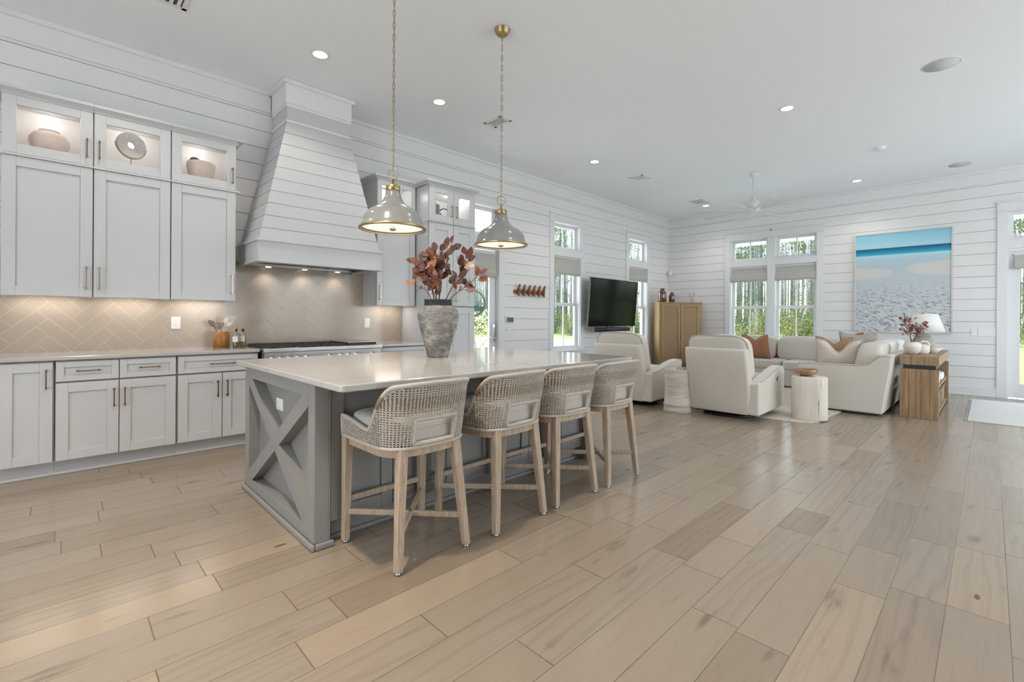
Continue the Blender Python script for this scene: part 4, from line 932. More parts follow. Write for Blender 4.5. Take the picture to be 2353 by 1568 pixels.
# displayed things in the glass cabinets
zf = 2.518
r = thing('round_vase', 'squat round pink clay vase in the leftmost glass cabinet', 'vase', (-.055, 5.35, zf))
MB().lathe([(0, 0), (.055, 0), (.105, .045), (.122, .09), (.118, .13), (.095, .165), (.062, .185), (.062, .196), (.056, .196), (.056, .18), (.09, .16), (.11, .12), (.11, .09), (.05, .01), (0, .01)], (-.055, 5.35, zf), 40).build('body', POTP, r)
r = thing('marble_ring', 'grey marble ring on a brass cradle stand in a glass cabinet', 'ornament', (.455, 5.34, zf))
def ring_on_stand(cx, cyy_, z0, R1, R0, zc, par, m1, m2):
    q = MB().lathe([(R0, -.018), (R1, -.018), (R1 + .002, 0), (R1, .018), (R0, .018)], (cx, cyy_, zc), 48, closed=True, smooth=False, ax=(.35, -1, 0)); q.build('ring', m1, par)
    ax = Vector((1, .35, 0)).normalized(); s = MB(); s.tube([(cx + ax.x * (R1 + .008) * math.cos(t_), cyy_ + ax.y * (R1 + .008) * math.cos(t_), zc + (R1 + .008) * math.sin(t_)) for t_ in [PI * 1.0 + PI * i / 24 for i in range(25)]], .004, 8)
    s.cyl((cx, cyy_, z0), (cx, cyy_, zc - R1 - .006), .004); s.lathe([(0, 0), (.045, 0), (.045, .005), (0, .007)], (cx, cyy_, z0), 24); s.build('stand', m2, par)
ring_on_stand(.458, 5.31, zf, .108, .033, zf + .205, r, MARB, BRASS)
r = thing('display_bowl', 'deep pink clay bowl in the glass cabinet nearest the hood', 'bowl', (.985, 5.36, zf))
MB().lathe([(0, 0), (.06, 0), (.098, .04), (.116, .11), (.118, .165), (.112, .178), (.108, .165), (.106, .11), (.088, .045), (0, .014)], (.985, 5.33, zf), 40).build('body', POTP, r)
for (dx, dy, dz, l) in ((-.055, -.03, .172, 'dark moss ball at the left in the displayed bowl'), (.06, .0, .15, 'dark moss ball at the right in the displayed bowl')):
    o = MB().lathe([(.045 * math.sin(PI * i / 14), -.045 * math.cos(PI * i / 14)) for i in range(15)], (.985 + dx, 5.33 + dy, zf + dz), 20).build('moss_ball', M('dark_moss', (.05, .045, .035), .95, var=.3, vscale=30, bump=.5), loc=(.985 + dx, 5.33 + dy, zf + dz)); tag(o, l, 'ornament')
bx = 3.425
for i, (w_, h_, c, l) in enumerate(((.022, .255, (.03, .03, .032), 'tall black book at the left of the pantry shelf'), (.02, .25, (.45, .44, .42), 'tall pale grey book beside the black book'), (.03, .225, (.16, .155, .15), 'charcoal book in the middle of the pantry books'), (.022, .22, (.35, .34, .33), 'mid grey book next to the short one'), (.026, .115, (.13, .13, .13), 'short dark book at the right end of the pantry books'))):
    bk = thing('book', l, 'book', (bx + w_ / 2, 5.02, 2.455), 'books in the pantry')
    MB().box(bx, bx + w_, 4.96, 5.10, 2.455, 2.455 + h_).build('cover', M('book_cloth', c, .7), bk, bevel=.002); MB().box(bx + .002, bx + w_ - .002, 4.963, 5.102, 2.457, 2.452 + h_).build('pages', LABELM, bk); bx += w_ + .002
r = thing('ring_ornament', 'open dark metal ring ornament behind the pantry glass', 'ornament', (3.72, 5.12, 2.455))
MB().tube([(3.72 + .105 * math.cos(t_), 5.12, 2.575 + .105 * math.sin(t_)) for t_ in [2 * PI * i / 32 for i in range(32)]], .008, 8, closed=True).build('ring', BLACK, r); MB().box(3.69, 3.75, 5.08, 5.16, 2.455, 2.468).build('base', BLACK, r)
r = thing('plate', 'white plate leaning inside the pantry glass top', 'plate', (3.58, 5.25, 2.455)); MB().lathe([(0, 0), (.07, 0), (.10, .012), (.098, .016), (.07, .005), (0, .005)], (3.565, 5.30, 2.565), 32, ax=(0, -1, .15)).build('body', CERW, r)

# ------------------------------------------------------------------ left wall: hooks, tv, shades, armoire
r = thing('coat_rack', 'walnut wall rack with six upright hooks beside the glass door', 'coat rack', (5.76, YW, 1.65))
MB().box(5.40, 6.12, YW - .022, YW, 1.632, 1.692).build('rail', WALNUT, r, bevel=.003)
for k in range(6):
    x = 5.475 + k * .124; m = MB(); zt, zb_ = 1.785, 1.59
    m.prism([(0, 1.62), (0, 1.70), (-.05, 1.785), (-.065, 1.785), (-.055, 1.69), (-.045, 1.60), (-.03, 1.585), (-.02, 1.60)], lambda u, v, a: (a, YW - .02 + u, v), x - .014, x + .014); h = m.build('hook', WALNUT, r, bevel=.004)
    MB().tube([(x, YW - .05, 1.60), (x, YW - .075, 1.592), (x, YW - .08, 1.605)], .005, 6).build('peg', BRASS, h)
tv = thing('television', 'large flat black television tilted on the wall between two windows', 'television', (7.95, 5.3, 1.53))
yt, yb_ = 5.205, 5.278
def tvp(x, f, d=0):  # f 0 bottom..1 top
    n = Vector((0, -(2.0 - 1.065), -(yb_ - yt))).normalized()
    p = Vector((x, yb_ + (yt - yb_) * f, 1.065 + (2.0 - 1.065) * f)); n = Vector((0, -.997, -.078)); return p - n * d
for nm, x0_, x1_, f0, f1, da, db, mt in (('casing', 7.145, 8.80, 0, 1, .004, .045, TVB), ('screen', 7.153, 8.792, .012, .992, 0, .006, SCREEN)):
    m = MB(); m.hexa([tvp(x0_, f0, da), tvp(x1_, f0, da), tvp(x1_, f0, db), tvp(x0_, f0, db)], [tvp(x0_, f1, da), tvp(x1_, f1, da), tvp(x1_, f1, db), tvp(x0_, f1, db)]); m.build(nm, mt, tv, bevel=.003)
MB().box(7.7, 8.2, 5.285, YW - .002, 1.30, 1.75).build('wall_bracket', BLACK, tv)
r = thing('soundbar', 'dark cylindrical soundbar hanging below the television', 'speaker', (7.87, 5.24, 1.01))
MB().tube([(7.27, 5.235, 1.01), (7.272, 5.235, 1.01), (8.478, 5.235, 1.01), (8.48, 5.235, 1.01)], [.036, .042, .042, .036], 24).build('body', SBAR, r)
MB().tube([(7.50, 5.26, .985), (7.52, 5.28, .95), (7.58, 5.30, .945), (7.62, 5.27, .985)], .004, 6).build('cable', BLACK, r)
MB().box(7.75, 7.99, 5.27, 5.30, 1.0, 1.068).build('bracket', BLACK, r)

def roman(fn, a, b, zt, zb, label, proud=.0):
    r = thing('roman_shade', label, 'window shade', (*[((fn(a, b, -.01, .03)[0] + fn(a, b, -.01, .03)[1]) / 2), ((fn(a, b, -.01, .03)[2] + fn(a, b, -.01, .03)[3]) / 2)], zb), 'grey linen roman shades')
    m = MB(); H = zt - zb; d = proud
    m.box(*fn(a, b, d + .012, d + .02), zb + .25 * H, zt)
    # stacked soft folds
    for k, (f0, f1, q) in enumerate(((.30, .56, .0), (.14, .42, -.012), (.04, .28, -.020), (.0, .13, -.006))):
        z0, z1 = zb + f0 * H, zb + f1 * H; n = 8; poly = []
        for i in range(n + 1): t_ = i / n; poly.append((d + q - .012 * math.sin(PI * t_), z0 + (z1 - z0) * t_))
        poly += [(d + .016, z1), (d + .016, z0)]
        vs_ = []; A = fn(a, b, 0, 1)
        pts0 = []; pts1 = []
        for (dd, zz) in poly:
            B0 = fn(a, b, dd, dd + .001)
            if abs(B0[1] - B0[0]) > abs(B0[3] - B0[2]): pts0.append((B0[0], B0[2], zz)); pts1.append((B0[1], B0[2], zz))
            else: pts0.append((B0[0], B0[2], zz)); pts1.append((B0[0], B0[3], zz))
        k_ = len(poly); m.add(pts0 + pts1, [tuple(range(k_ - 1, -1, -1)), tuple(range(k_, 2 * k_))] + [(i, (i + 1) % k_, k_ + (i + 1) % k_, k_ + i) for i in range(k_)])
    m.build('fabric', SHADEF, r); MB().box(*fn(a, b, d + .01, d + .04), zt - .025, zt).build('headrail', TRIMW, r)
roman(left_fn, 6.425, 7.19, 2.37, 2.03, 'grey roman shade on the window left of the television', .02)
roman(left_fn, 8.925, 9.69, 2.37, 2.06, 'grey roman shade on the window partly behind the television', .02)
roman(far_fn, 3.305, 4.04, 2.36, 2.04, 'grey roman shade on the far window above the tan pillow', .015)
roman(far_fn, 2.41, 3.145, 2.355, 2.035, 'grey roman shade on the far window nearest the beach picture', .015)
roman(left_fn, 4.20, 5.0, 2.26, 1.86, 'grey roman shade on the glass door beside the pantry', .0)
roman(far_fn, -1.22, -.262, 2.285, 2.04, 'grey roman shade on the glass door at the right edge', .0)
# armoire standing across the corner
def make_armoire():
    r = thing('armoire', 'oak armoire with two woven cane doors standing across the corner', 'armoire', (0, 0, 0))
    W2, D, H, z0 = .475, .42, 1.60, .20
    m = MB(); m.box(-W2, W2, -D, -.022, z0, H - .03); m.build('body', OAK, r, bevel=.004)
    MB().box(-W2 - .006, W2 + .006, -D, .008, H - .035, H).build('top', OAK, r, bevel=.004)
    m = MB(); m.box(-W2, -W2 + .045, -.022, .002, z0, H - .035); m.box(W2 - .045, W2, -.022, .002, z0, H - .035); m.box(-W2 + .045, W2 - .045, -.022, .002, z0, z0 + .04); m.build('face_frame', OAK, r, bevel=.003)
    for s in (-1, 1):
        a, b = sorted((s * .004, s * (W2 - .05))); d = MB(); zz0, zz1 = z0 + .045, H - .04
        d.box(a, a + .055, -.02, .008, zz0, zz1); d.box(b - .055, b, -.02, .008, zz0, zz1); d.box(a + .055, b - .055, -.02, .008, zz0, zz0 + .06); d.box(a + .055, b - .055, -.02, .008, zz1 - .06, zz1); dd = d.build('door', OAK, r, bevel=.003)
        MB().box(a + .055, b - .055, -.012, -.004, zz0 + .06, zz1 - .06).build('cane_panel', CANE, dd)
        hx = s * .03; h = MB(); h.beam((hx, .03, .78), (hx, .03, .90), .010, .010, up=(0, 1, 0)); h.beam((hx, .03, .79), (hx, .0, .79), .008, .008); h.beam((hx, .03, .89), (hx, .0, .89), .008, .008); h.build('handle', BRASS, dd)
    for sx_ in (-1, 1):
        for y0 in (-.05, -D + .05): MB().beam((sx_ * (W2 - .04), y0, 0), (sx_ * (W2 - .04), y0, z0), .04, .04, up=(0, 1, 0), w1=.055, h1=.055).build('leg', BLACK, r)
    return r
ar = make_armoire(); ar.location = (9.90, 4.80, 0); ar.rotation_euler = (0, 0, R(135))
def on_arm(u, v):  # local x (toward image left is +?) -> world
    c_, s_ = math.cos(R(135)), math.sin(R(135)); return (9.90 + u * c_ - v * s_, 4.80 + u * s_ + v * c_)
def jar(u, v, s, label):
    x, y = on_arm(u, v); z = 1.60; r = thing('glass_jar', label, 'bottle', (x, y, z))
    MB().lathe([(0, 0), (.085 * s, 0), (.092 * s, .012 * s), (.092 * s, .20 * s), (.086 * s, .235 * s), (.06 * s, .262 * s), (.048 * s, .272 * s), (.048 * s, .295 * s), (.060 * s, .300 * s), (.060 * s, .314 * s), (.044 * s, .314 * s), (.042 * s, .28 * s), (.075 * s, .235 * s), (.083 * s, .2 * s), (.083 * s, .015), (0, .012)], (x, y, z), 32).build('body', AMBER, r)
jar(.36, -.15, .98, 'tall amber glass jar on top of the oak armoire'); jar(.145, -.14, .70, 'short amber glass jar on top of the oak armoire')
x, y = on_arm(-.29, -.12); z = 1.60
r = thing('candelabra', 'small brass candle holder with three arms on the armoire', 'candle holder', (x, y, z))
m = MB().lathe([(0, 0), (.045, 0), (.043, .006), (.008, .012), (.006, .06), (0, .06)], (x, y, z), 20)
cups = []
for (l, h, dp) in ((-.045, .19, 0), (.05, .175, .01), (-.012, .13, -.03)):
    e = Vector((x, y, z)) + LAT * l + DEP * dp; pts = [(x, y, z + .05), tuple(Vector((x, y, z + .055)).lerp(Vector((e.x, e.y, z + .055)), .8)), (e.x, e.y, z + .085), (e.x, e.y, z + h)]; m.tube(pts, .005, 8); m.lathe([(.006, -.015), (.014, 0), (.016, .012), (.010, .012)], (e.x, e.y, z + h), 14); cups.append((e, z + h))
m.build('frame', BRASS, r)
for (e, zz), lb, L in zip(cups[:2], ('tall white taper candle on the left arm of the candelabra', 'white taper candle on the right arm of the candelabra'), (.22, .20)):
    o = MB().lathe([(0, 0), (.009, 0), (.008, L), (.002, L + .006), (0, L + .006)], (e.x, e.y, zz + .004), 12).build('taper_candle', WHITEF, loc=(e.x, e.y, zz + .004)); tag(o, lb, 'candle')
r = thing('motion_sensor', 'small white motion sensor high in the corner of the walls', 'sensor', (10.62, 5.42, 2.33)); MB().soft((10.64, 5.42, 2.33), (.07, .06, .13), 6, pw=6).build('body', PLAST, r); MB().box(10.66, 10.735, 5.43, 5.505, 2.31, 2.35).build('bracket', PLAST, r)

# ------------------------------------------------------------------ recliners
def pipe_loop(pts, mat, par, r_=.006, nm='piping', closed=True): return MB().tube(pts, r_, 6, closed=closed).build(nm, mat, par)
def make_recliner():
    """local: +x is the facing direction, seat centre at origin"""
    r = thing('recliner', 'x', 'armchair', (0, 0, 0), 'cream swivel recliners')
    b = MB(); b.lathe([(.30, .0), (.335, .0), (.34, .012), (.33, .028), (.30, .028)], (-.02, 0, 0), 48, closed=True); b.lathe([(0, .02), (.12, .02), (.10, .075), (0, .075)], (-.02, 0, 0), 24)
    for a in range(4): an = R(45 + 90 * a); b.beam((-.02, 0, .02), (-.02 + .32 * math.cos(an), .32 * math.sin(an), .014), .05, .02)
    b.box(-.36, .36, -.30, .30, .055, .085); b.build('swivel_base', BLACK, r)
    # lower body between the arms
    m = MB(); m.box(-.36, .46, -.33, .33, .085, .40); m.build('seat_box', CREAM, r, bevel=.02, seg=3)
    MB().soft((.10, 0, .44), (.72, .62, .16), 12, pw=5).build('seat_cushion', CREAM, r)
    for s in (-1, 1):
        # arm profile in x,z
        poly = [(-.46, .075), (.50, .09), (.515, .56), (.50, .60), (.47, .615), (.38, .61), (.20, .585), (-.05, .53), (-.25, .49), (-.40, .475), (-.455, .46)]
        m = MB(); m.prism(poly, lambda u, v, a: (u, a, v), s * .325, s * .475); arm = m.build('arm', CREAM, r, bevel=.022, seg=3, smooth=False)
        pipe_loop([(u, s * .474, v) for u, v in poly[2:10]], CREAMP, arm, .0055, closed=False)
        k = MB().lathe([(.026, 0), (.036, .0), (.036, .006), (.026, .006)], (.20, s * .4755, .47), 24, closed=True, ax=(0, s, 0)); k.lathe([(0, 0), (.026, .001)], (.20, s * .4755, .47), 20, ax=(0, s, 0)); rp = k.build('release_pull', CHROME, arm)
    # back panel (outside), leaning
    def bp(z, y): return (-.42 - .19 * max(0, (z - .07)) / .80 if z > .3 else -.475 + (.3 - z) * .05, y, z)
    m = MB(); vs_ = []; rows = [.07, .30, .50, .70, .835, .865]; cols = [-.375, -.36, -.25, 0, .25, .36, .375]
    xs = {.07: -.455, .30: -.485, .50: -.52, .70: -.575, .835: -.60, .865: -.59}
    for z in rows:
        for y in cols:
            sc = .94 if z < .2 else (1.0 if z < .8 else .985)
            bulge = -.012 * (1 - (y / .375) ** 2); vs_.append((xs[z] + bulge + (.02 if abs(y) > .37 else 0), y * sc, z))
    n = len(cols); k = len(vs_); vs_ += [(x + .13 - (.02 if i % n in (0, n - 1) else 0), y, z) for i, (x, y, z) in enumerate(vs_[:k])]
    fs = []
    for off in (0, k):
        for i in range(len(rows) - 1):
            for j in range(n - 1): q = [off + i * n + j, off + i * n + j + 1, off + (i + 1) * n + j + 1, off + (i + 1) * n + j]; fs.append(q if off else q[::-1])
    for i in range(len(rows) - 1):
        for j in (0, n - 1): fs.append((i * n + j, (i + 1) * n + j, k + (i + 1) * n + j, k + i * n + j))
    for j in range(n - 1):
        for i in (0, len(rows) - 1): fs.append((i * n + j, i * n + j + 1, k + i * n + j + 1, k + i * n + j))
    m.add(vs_, fs, 0, True); bk = m.build('back_panel', CREAM, r, bevel=.018, seg=3)
    # inner back cushion rising above
    def bend(q): return Vector((q.x - .55 * q.z - .12 * q.z * abs(q.z) + (.16 * (1 - q.y * q.y)) * .4, q.y, q.z))
    c = MB().soft((-.375, 0, .735), (.26, .735, .57), 14, pw=5.0, fn=bend); cu = c.build('back_cushion', CREAM, r)
    loop = []
    for i in range(49):
        t_ = PI * i / 48; yy = math.cos(t_); zz = math.sin(t_); L = (abs(yy) ** 5 + abs(zz) ** 5) ** .2; loop.append((yy / L, zz / L))
    pipe_loop([(-.375 + .13 * (-.55 * z - .12 * z * abs(z) - .62), y * .3675 * 1.0, .735 + z * .285) for y, z in loop], CREAMP, cu, .006, closed=False)
    return r
rc = make_recliner()
for i, (x, y, a, l) in enumerate(((6.37, 2.37, 0, 'cream swivel recliner on the right, next to the log table'), (6.26, 3.72, 1.5, 'cream swivel recliner on the left, in front of the television'))):
    o = rc if i == 0 else copy_tree(rc); o.location = (x, y, 0); o.rotation_euler = (0, 0, R(a)); o['label'] = l

# drum table, log table
r = thing('drum_table', 'whitewashed drum side table between the two recliners', 'side table', (5.90, 2.893, 0)); H = .555
MB().lathe([(0, .0), (.175, .0), (.180, .006), (.176, .04), (.172, .085), (.178, .09), (.178, .105), (.170, .112), (.163, .25), (.161, .36), (.164, .44), (.170, .448), (.170, .46), (.162, .468), (.163, .51), (.172, .545), (.172, .553), (.165, H), (0, H)], (5.90, 2.893, 0), 48).build('body', DRUMM, r)
o = MB().box(5.87, 5.99, 2.80, 2.90, H, H + .022).build('coaster_box', M('pale_wood', (.55, .43, .33), .6, var=.1), loc=(5.93, 2.85, H), bevel=.003); tag(o, 'small pale wooden box on the drum table', 'box')
lx, ly = 6.63, 1.551; r = thing('log_table', 'whitewashed log side table in front of the sofa arm', 'side table', (lx, ly, 0)); m = MB(); n = 64; H = .525; vs_ = []; fs = []
lr = [.190 + .008 * math.sin(3 * 2 * PI * j / n + .6) + .006 * math.sin(5 * 2 * PI * j / n) for j in range(n)]
zsl = [.014, .02, .15, .3, .42, H - .008, H]
for i, z in enumerate(zsl):
    k = 1.02 - .03 * i / 6 - (.02 if i in (0, 6) else 0)
    for j in range(n): a = 2 * PI * j / n; vs_.append((lx + lr[j] * k * math.cos(a), ly + lr[j] * k * math.sin(a), z))
for i in range(len(zsl) - 1):
    for j in range(n): fs.append((i * n + j, i * n + (j + 1) % n, (i + 1) * n + (j + 1) % n, (i + 1) * n + j))
fs += [tuple(range(n - 1, -1, -1)), tuple((len(zsl) - 1) * n + j for j in range(n))]; m.add(vs_, fs, 0, True); m.build('trunk', STUMPM, r, smooth=None)
m = MB(); ca = math.atan2(-fw.y, -fw.x)
for (a, z0, z1, w_) in ((ca + .10, .24, .52, .006), (ca - .05, .02, .26, .004), (ca + .55, .03, .12, .003)):
    x, y = lx + .1945 * math.cos(a), ly + .1945 * math.sin(a); t_ = Vector((-math.sin(a), math.cos(a), 0)); nn = Vector((math.cos(a), math.sin(a), 0))
    p = Vector((x, y, 0)); m.add([p + t_ * -w_ + nn * .001 + Vector((0, 0, z1)), p + t_ * w_ + nn * .001 + Vector((0, 0, z1)), p + t_ * (w_ * .3) + nn * .003 + Vector((0, 0, (z0 + z1) / 2)), p - t_ * (w_ * .3) + nn * .003 + Vector((0, 0, z0))], [(0, 1, 2, 3)])
m.lathe([(0, .002), (.008, .001), (.009, -.002)], (lx + .189 * math.cos(ca + .55), ly + .189 * math.sin(ca + .55), .10), 12, ax=(math.cos(ca + .55), math.sin(ca + .55), 0)); m.build('crack', CRACK, r)
AMBC = M('amber_cut_glass', (.34, .18, .085), .12, coat=.6, var=.25, vscale=30)
r = thing('candle_bowl', 'amber ribbed glass candle bowl on the log table', 'bowl', (lx + .01, ly + .04, H)); bx_, by_ = lx + .01, ly + .04
m = MB(); n = 48; prof = [(.0, .012), (.07, .012), (.105, .03), (.128, .06), (.132, .088), (.126, .088), (.121, .06), (.098, .036), (.06, .022), (0, .022)]; vs_ = []; fs = []
for (q, z) in prof:
    for j in range(n): a = 2 * PI * j / n; k = q * (1 + (.018 if j % 2 else 0) * (1 if .03 <= z <= .07 else 0)); vs_.append((bx_ + k * math.cos(a), by_ + k * math.sin(a), H + z))
for i in range(len(prof) - 1):
    for j in range(n): fs.append((i * n + j, i * n + (j + 1) % n, (i + 1) * n + (j + 1) % n, (i + 1) * n + j))
m.add(vs_, fs, 0, True); m.build('glass', AMBC, r); MB().lathe([(0, .03), (.10, .033), (.115, .066), (0, .068)], (bx_, by_, H), 32).build('wax', CERW, r)
for a in range(4): an = R(45 + 90 * a); MB().lathe([(0, 0), (.012, 0), (.012, .014)], (bx_ + .06 * math.cos(an), by_ + .06 * math.sin(an), H), 10).build('foot', AMBC, r)
# rug (wavy hide-like edge) and runner
m = MB(); n = 96; vs_ = []; fs = []
for ring, (k, z) in enumerate(((1.0, .001), (1.0, .010), (.985, .014), (.0, .014))):
    for j in range(n):
        a = 2 * PI * j / n; c_, s_ = math.cos(a), math.sin(a); L = (abs(c_) ** 8 + abs(s_) ** 8) ** .125; u, v = c_ / L, s_ / L
        wv = 1 + .012 * math.sin(7 * a) + .008 * math.sin(13 * a + 1)
        vs_.append((7.85 + 1.60 * u * k * wv, 2.80 + 1.42 * v * k * wv, z))
for i in range(3):
    for j in range(n): fs.append((i * n + j, i * n + (j + 1) % n, (i + 1) * n + (j + 1) % n, (i + 1) * n + j))
fs.append(tuple(range(n - 1, -1, -1))); m.add(vs_, fs); o = m.build('rug', RUGM, loc=(7.85, 2.80, 0)); tag(o, 'cream wool rug with wavy edge under the seating group', 'rug')
def stripe_mat():
    m, t, b, out = new_mat('striped_mat'); co = obj_co(t); s = N(t, 'ShaderNodeSeparateXYZ', None, i0=co)
    fx = mth(t, 'FRACT', mth(t, 'DIVIDE', s.outputs[0], .075)); nz = N(t, 'ShaderNodeTexNoise', None, Vector=co, Scale=30., Detail=4.)
    f = mth(t, 'LESS_THAN', fx, mth(t, 'ADD', .05, mth(t, 'MULTIPLY', nz.outputs['Fac'], .22)))
    t.links.new(mixc(t, mth(t, 'MULTIPLY', f, .65), (.70, .69, .67), (.36, .35, .34)), b.inputs['Base Color']); b.inputs['Roughness'].default_value = .95
    t.links.new(N(t, 'ShaderNodeBump', None, Height=mth(t, 'ADD', f, nz.outputs['Fac']), Strength=.5, Distance=.004).outputs[0], b.inputs['Normal']); return m
r = thing('door_mat', 'pale striped woven mat in front of the right glass door', 'rug', (9.05, -.6, 0)); MB().box(7.94, 10.16, -1.45, .19, 0, .014).build('weave', stripe_mat(), r, bevel=.004)
fr_ = MB()
for k in range(44): x = 7.96 + k * .05; fr_.tube([(x, .188, .008), (x + .004, .205, .006), (x - .002, .225, .004)], .004, 5)
fr_.build('fringe', WHITEF, r)['kind'] = 'stuff'

# ------------------------------------------------------------------ sectional sofa
so = thing('sectional_sofa', 'cream linen corner sofa below the far windows', 'sofa', (8.9, 2.0, 0))
# right run (along x), back toward -y
m = MB(); m.box(7.43, 10.30, .98, 1.84, .03, .33); m.box(9.34, 10.30, 1.84, 4.10, .03, .33); m.build('base', CREAM2, so, bevel=.015)
m = MB(); m.box(7.50, 10.2, 1.0, 1.8, 0, .03); m.box(9.4, 10.2, 1.8, 4.0, 0, .03); m.build('plinth', BLACK, so)
# end arm with sloped back shoulder
poly = [(1.865, .035), (1.87, .60), (1.855, .625), (1.20, .635), (1.10, .65), (1.02, .72), (.985, .765), (.90, .775), (.85, .765), (.865, .60), (.935, .10), (.94, .035)]
m = MB(); m.prism(poly, lambda u, v, a: (a, u, v), 7.40, 7.585); am = m.build('arm', CREAM2, so, bevel=.018, seg=3)
pipe_loop([(7.402, u, v) for u, v in poly[1:9]], CREAMP, am, .005, closed=False)
m = MB(); m.prism([(.94, .035), (.865, .60), (.85, .765), (.90, .775), (.985, .765), (1.03, .60), (1.10, .035)], lambda u, v, a: (a, u, v), 7.585, 10.30); m.build('back_frame', CREAM2, so, bevel=.015, seg=3)
m = MB(); m.prism([(10.12, .035), (10.08, .60), (10.10, .76), (10.17, .775), (10.24, .765), (10.28, .60), (10.31, .035)], lambda u, v, a: (u, a, v), .90, 4.10); m.build('back_frame', CREAM2, so, bevel=.015, seg=3)
poly2 = [(9.33, .035), (9.325, .60), (9.35, .625), (9.9, .635), (10.02, .66), (10.10, .765), (10.26, .765), (10.31, .035)]
m = MB(); m.prism(poly2, lambda u, v, a: (u, a, v), 4.10, 4.27); m.build('arm', CREAM2, so, bevel=.018, seg=3)
def seatc(c, sz):
    o = MB().soft(c, sz, 12, pw=6).build('seat_cushion', CREAM2, so); hx, hy, hz = sz[0] / 2, sz[1] / 2, sz[2] / 2; L = []
    for i in range(40): a = 2 * PI * i / 40; x, y = math.cos(a), math.sin(a); q = (abs(x) ** 6 + abs(y) ** 6) ** (1 / 6); L.append((c[0] + x / q * hx * .985, c[1] + y / q * hy * .985, c[2] + hz * .62))
    pipe_loop(L, CREAMP, o, .005)
seatc((8.10, 1.46, .40), (1.0, .84, .17)); seatc((9.02, 1.46, .40), (.82, .84, .17)); seatc((9.72, 1.46, .40), (.62, .84, .17))
for yc in (2.27, 3.02, 3.74): seatc((9.70, yc, .40), (.80, .735, .17))
def backc(c, sz, rot=0, m_=CREAM2):
    def ln(q): return Vector((q.x + .28 * q.z, q.y, q.z))
    MB().soft(c, sz, 12, pw=4.5, fn=ln, rot=rot).build('back_cushion', m_, so)
for yc in (1.74, 2.49, 3.25, 3.86): backc((9.99, yc, .685), (.24, .74 if yc < 3.6 else .50, .46))
for xc in (7.98, 8.73, 9.48): backc((xc, 1.12, .70), (.30, .76, .45), rot=-PI / 2, m_=WHITEF if xc > 8 else CREAM2)
def pillow(label, c, w_, h_, t_, yaw, tilt, mat, chop=.0, fringe=None, roll=0):
    o = thing('throw_pillow', label, 'pillow', c, 'throw pillows on the sofa'); n = 16; vs_ = []; fs = []
    for sd in (-1, 1):
        for i in range(n + 1):
            for j in range(n + 1):
                u, v = -1 + 2 * i / n, -1 + 2 * j / n; th = max(0, (1 - u ** 4) * (1 - v ** 4)) ** .55
                x = u * w_ / 2 * (1 - .07 * (1 - v * v)); z = v * h_ / 2 * (1 - .07 * (1 - u * u))
                z -= chop * math.exp(-(u / .38) ** 2) * max(0, (v + .4) / 1.4) ** 1.5
                vs_.append((x, sd * t_ / 2 * th * (1 - .35 * max(0, v) * math.exp(-(u / .35) ** 2) * (1 if chop else 0)), z))
    k = (n + 1) ** 2
    for s_ in (0, 1):
        for i in range(n):
            for j in range(n): q = [s_ * k + i * (n + 1) + j, s_ * k + (i + 1) * (n + 1) + j, s_ * k + (i + 1) * (n + 1) + j + 1, s_ * k + i * (n + 1) + j + 1]; fs.append(q if s_ else q[::-1])
    m = MB(); m.add(vs_, fs, 0, True)
    b = m.build('cover', mat, o)
    ORG[b.name] = Vector((0, 0, 0))
    edge = [(i, 0) for i in range(n)] + [(n, j) for j in range(n)] + [(i, n) for i in range(n, 0, -1)] + [(0, j) for j in range(n, 0, -1)]
    EP = [Vector(vs_[i * (n + 1) + j]) for i, j in edge]; EP = [Vector((p.x, 0, p.z)) for p in EP]
    e = MB()
    if fringe:
        for i, p in enumerate(EP):
            for s_ in range(3):
                q = p.lerp(EP[(i + 1) % len(EP)], s_ / 3); d = Vector((q.x / w_, 0, q.z / h_)).normalized(); e.tube([q, q + d * .012 + Vector((0, rnd.uniform(-.006, .006), 0)), q + d * .024 + Vector((rnd.uniform(-.006, .006), rnd.uniform(-.006, .006), 0))], .0035, 4)
        f = e.build('fringe', fringe, o); f['kind'] = 'stuff'
    else: f = e.tube(EP, .004, 5, closed=True).build('seam', mat, o)
    for q in (b, f): q.data.transform(Matrix.Translation(Vector(c)))if False else None
    o.rotation_euler = (R(tilt), R(roll), R(yaw)); return o
_b = MB.build
def build_local(s, name, mats, parent=None, **kw):
    if parent is not None and parent.name.startswith('throw_pillow'):
        keep = ORG.get(parent.name); ORG[parent.name] = Vector((0, 0, 0)); o = _b(s, name, mats, parent, **kw); ORG[parent.name] = keep; return o
    return _b(s, name, mats, parent, **kw)
MB.build = build_local
pillow('large natural linen pillow with fringed edge behind the sofa arm', (7.80, 1.475, .735), .52, .44, .19, 90 + 8, -12, NATF, chop=.17, fringe=NATF)
pillow('tan pillow with a dented top behind the fringed one', (8.35, 1.62, .75), .50, .46, .17, 78, -14, TANF, chop=.10)
pillow('grey beige striped pillow in the far corner of the sofa', (8.95, 1.42, .80), .52, .46, .17, 72, -14, M('striped_linen', (.52, .49, .44), .9, var=.12, vscale=25, stretch=(1, 1, 8)), chop=.02)
pillow('small rust pillow peeking over the corner pillows', (9.45, 1.58, .80), .46, .46, .16, 55, -14, TERRA, chop=.05)
pillow('terracotta pillow with pointed corners below the left far window', (9.55, 3.12, .71), .50, .48, .18, 82, -16, TERRA, chop=.10)

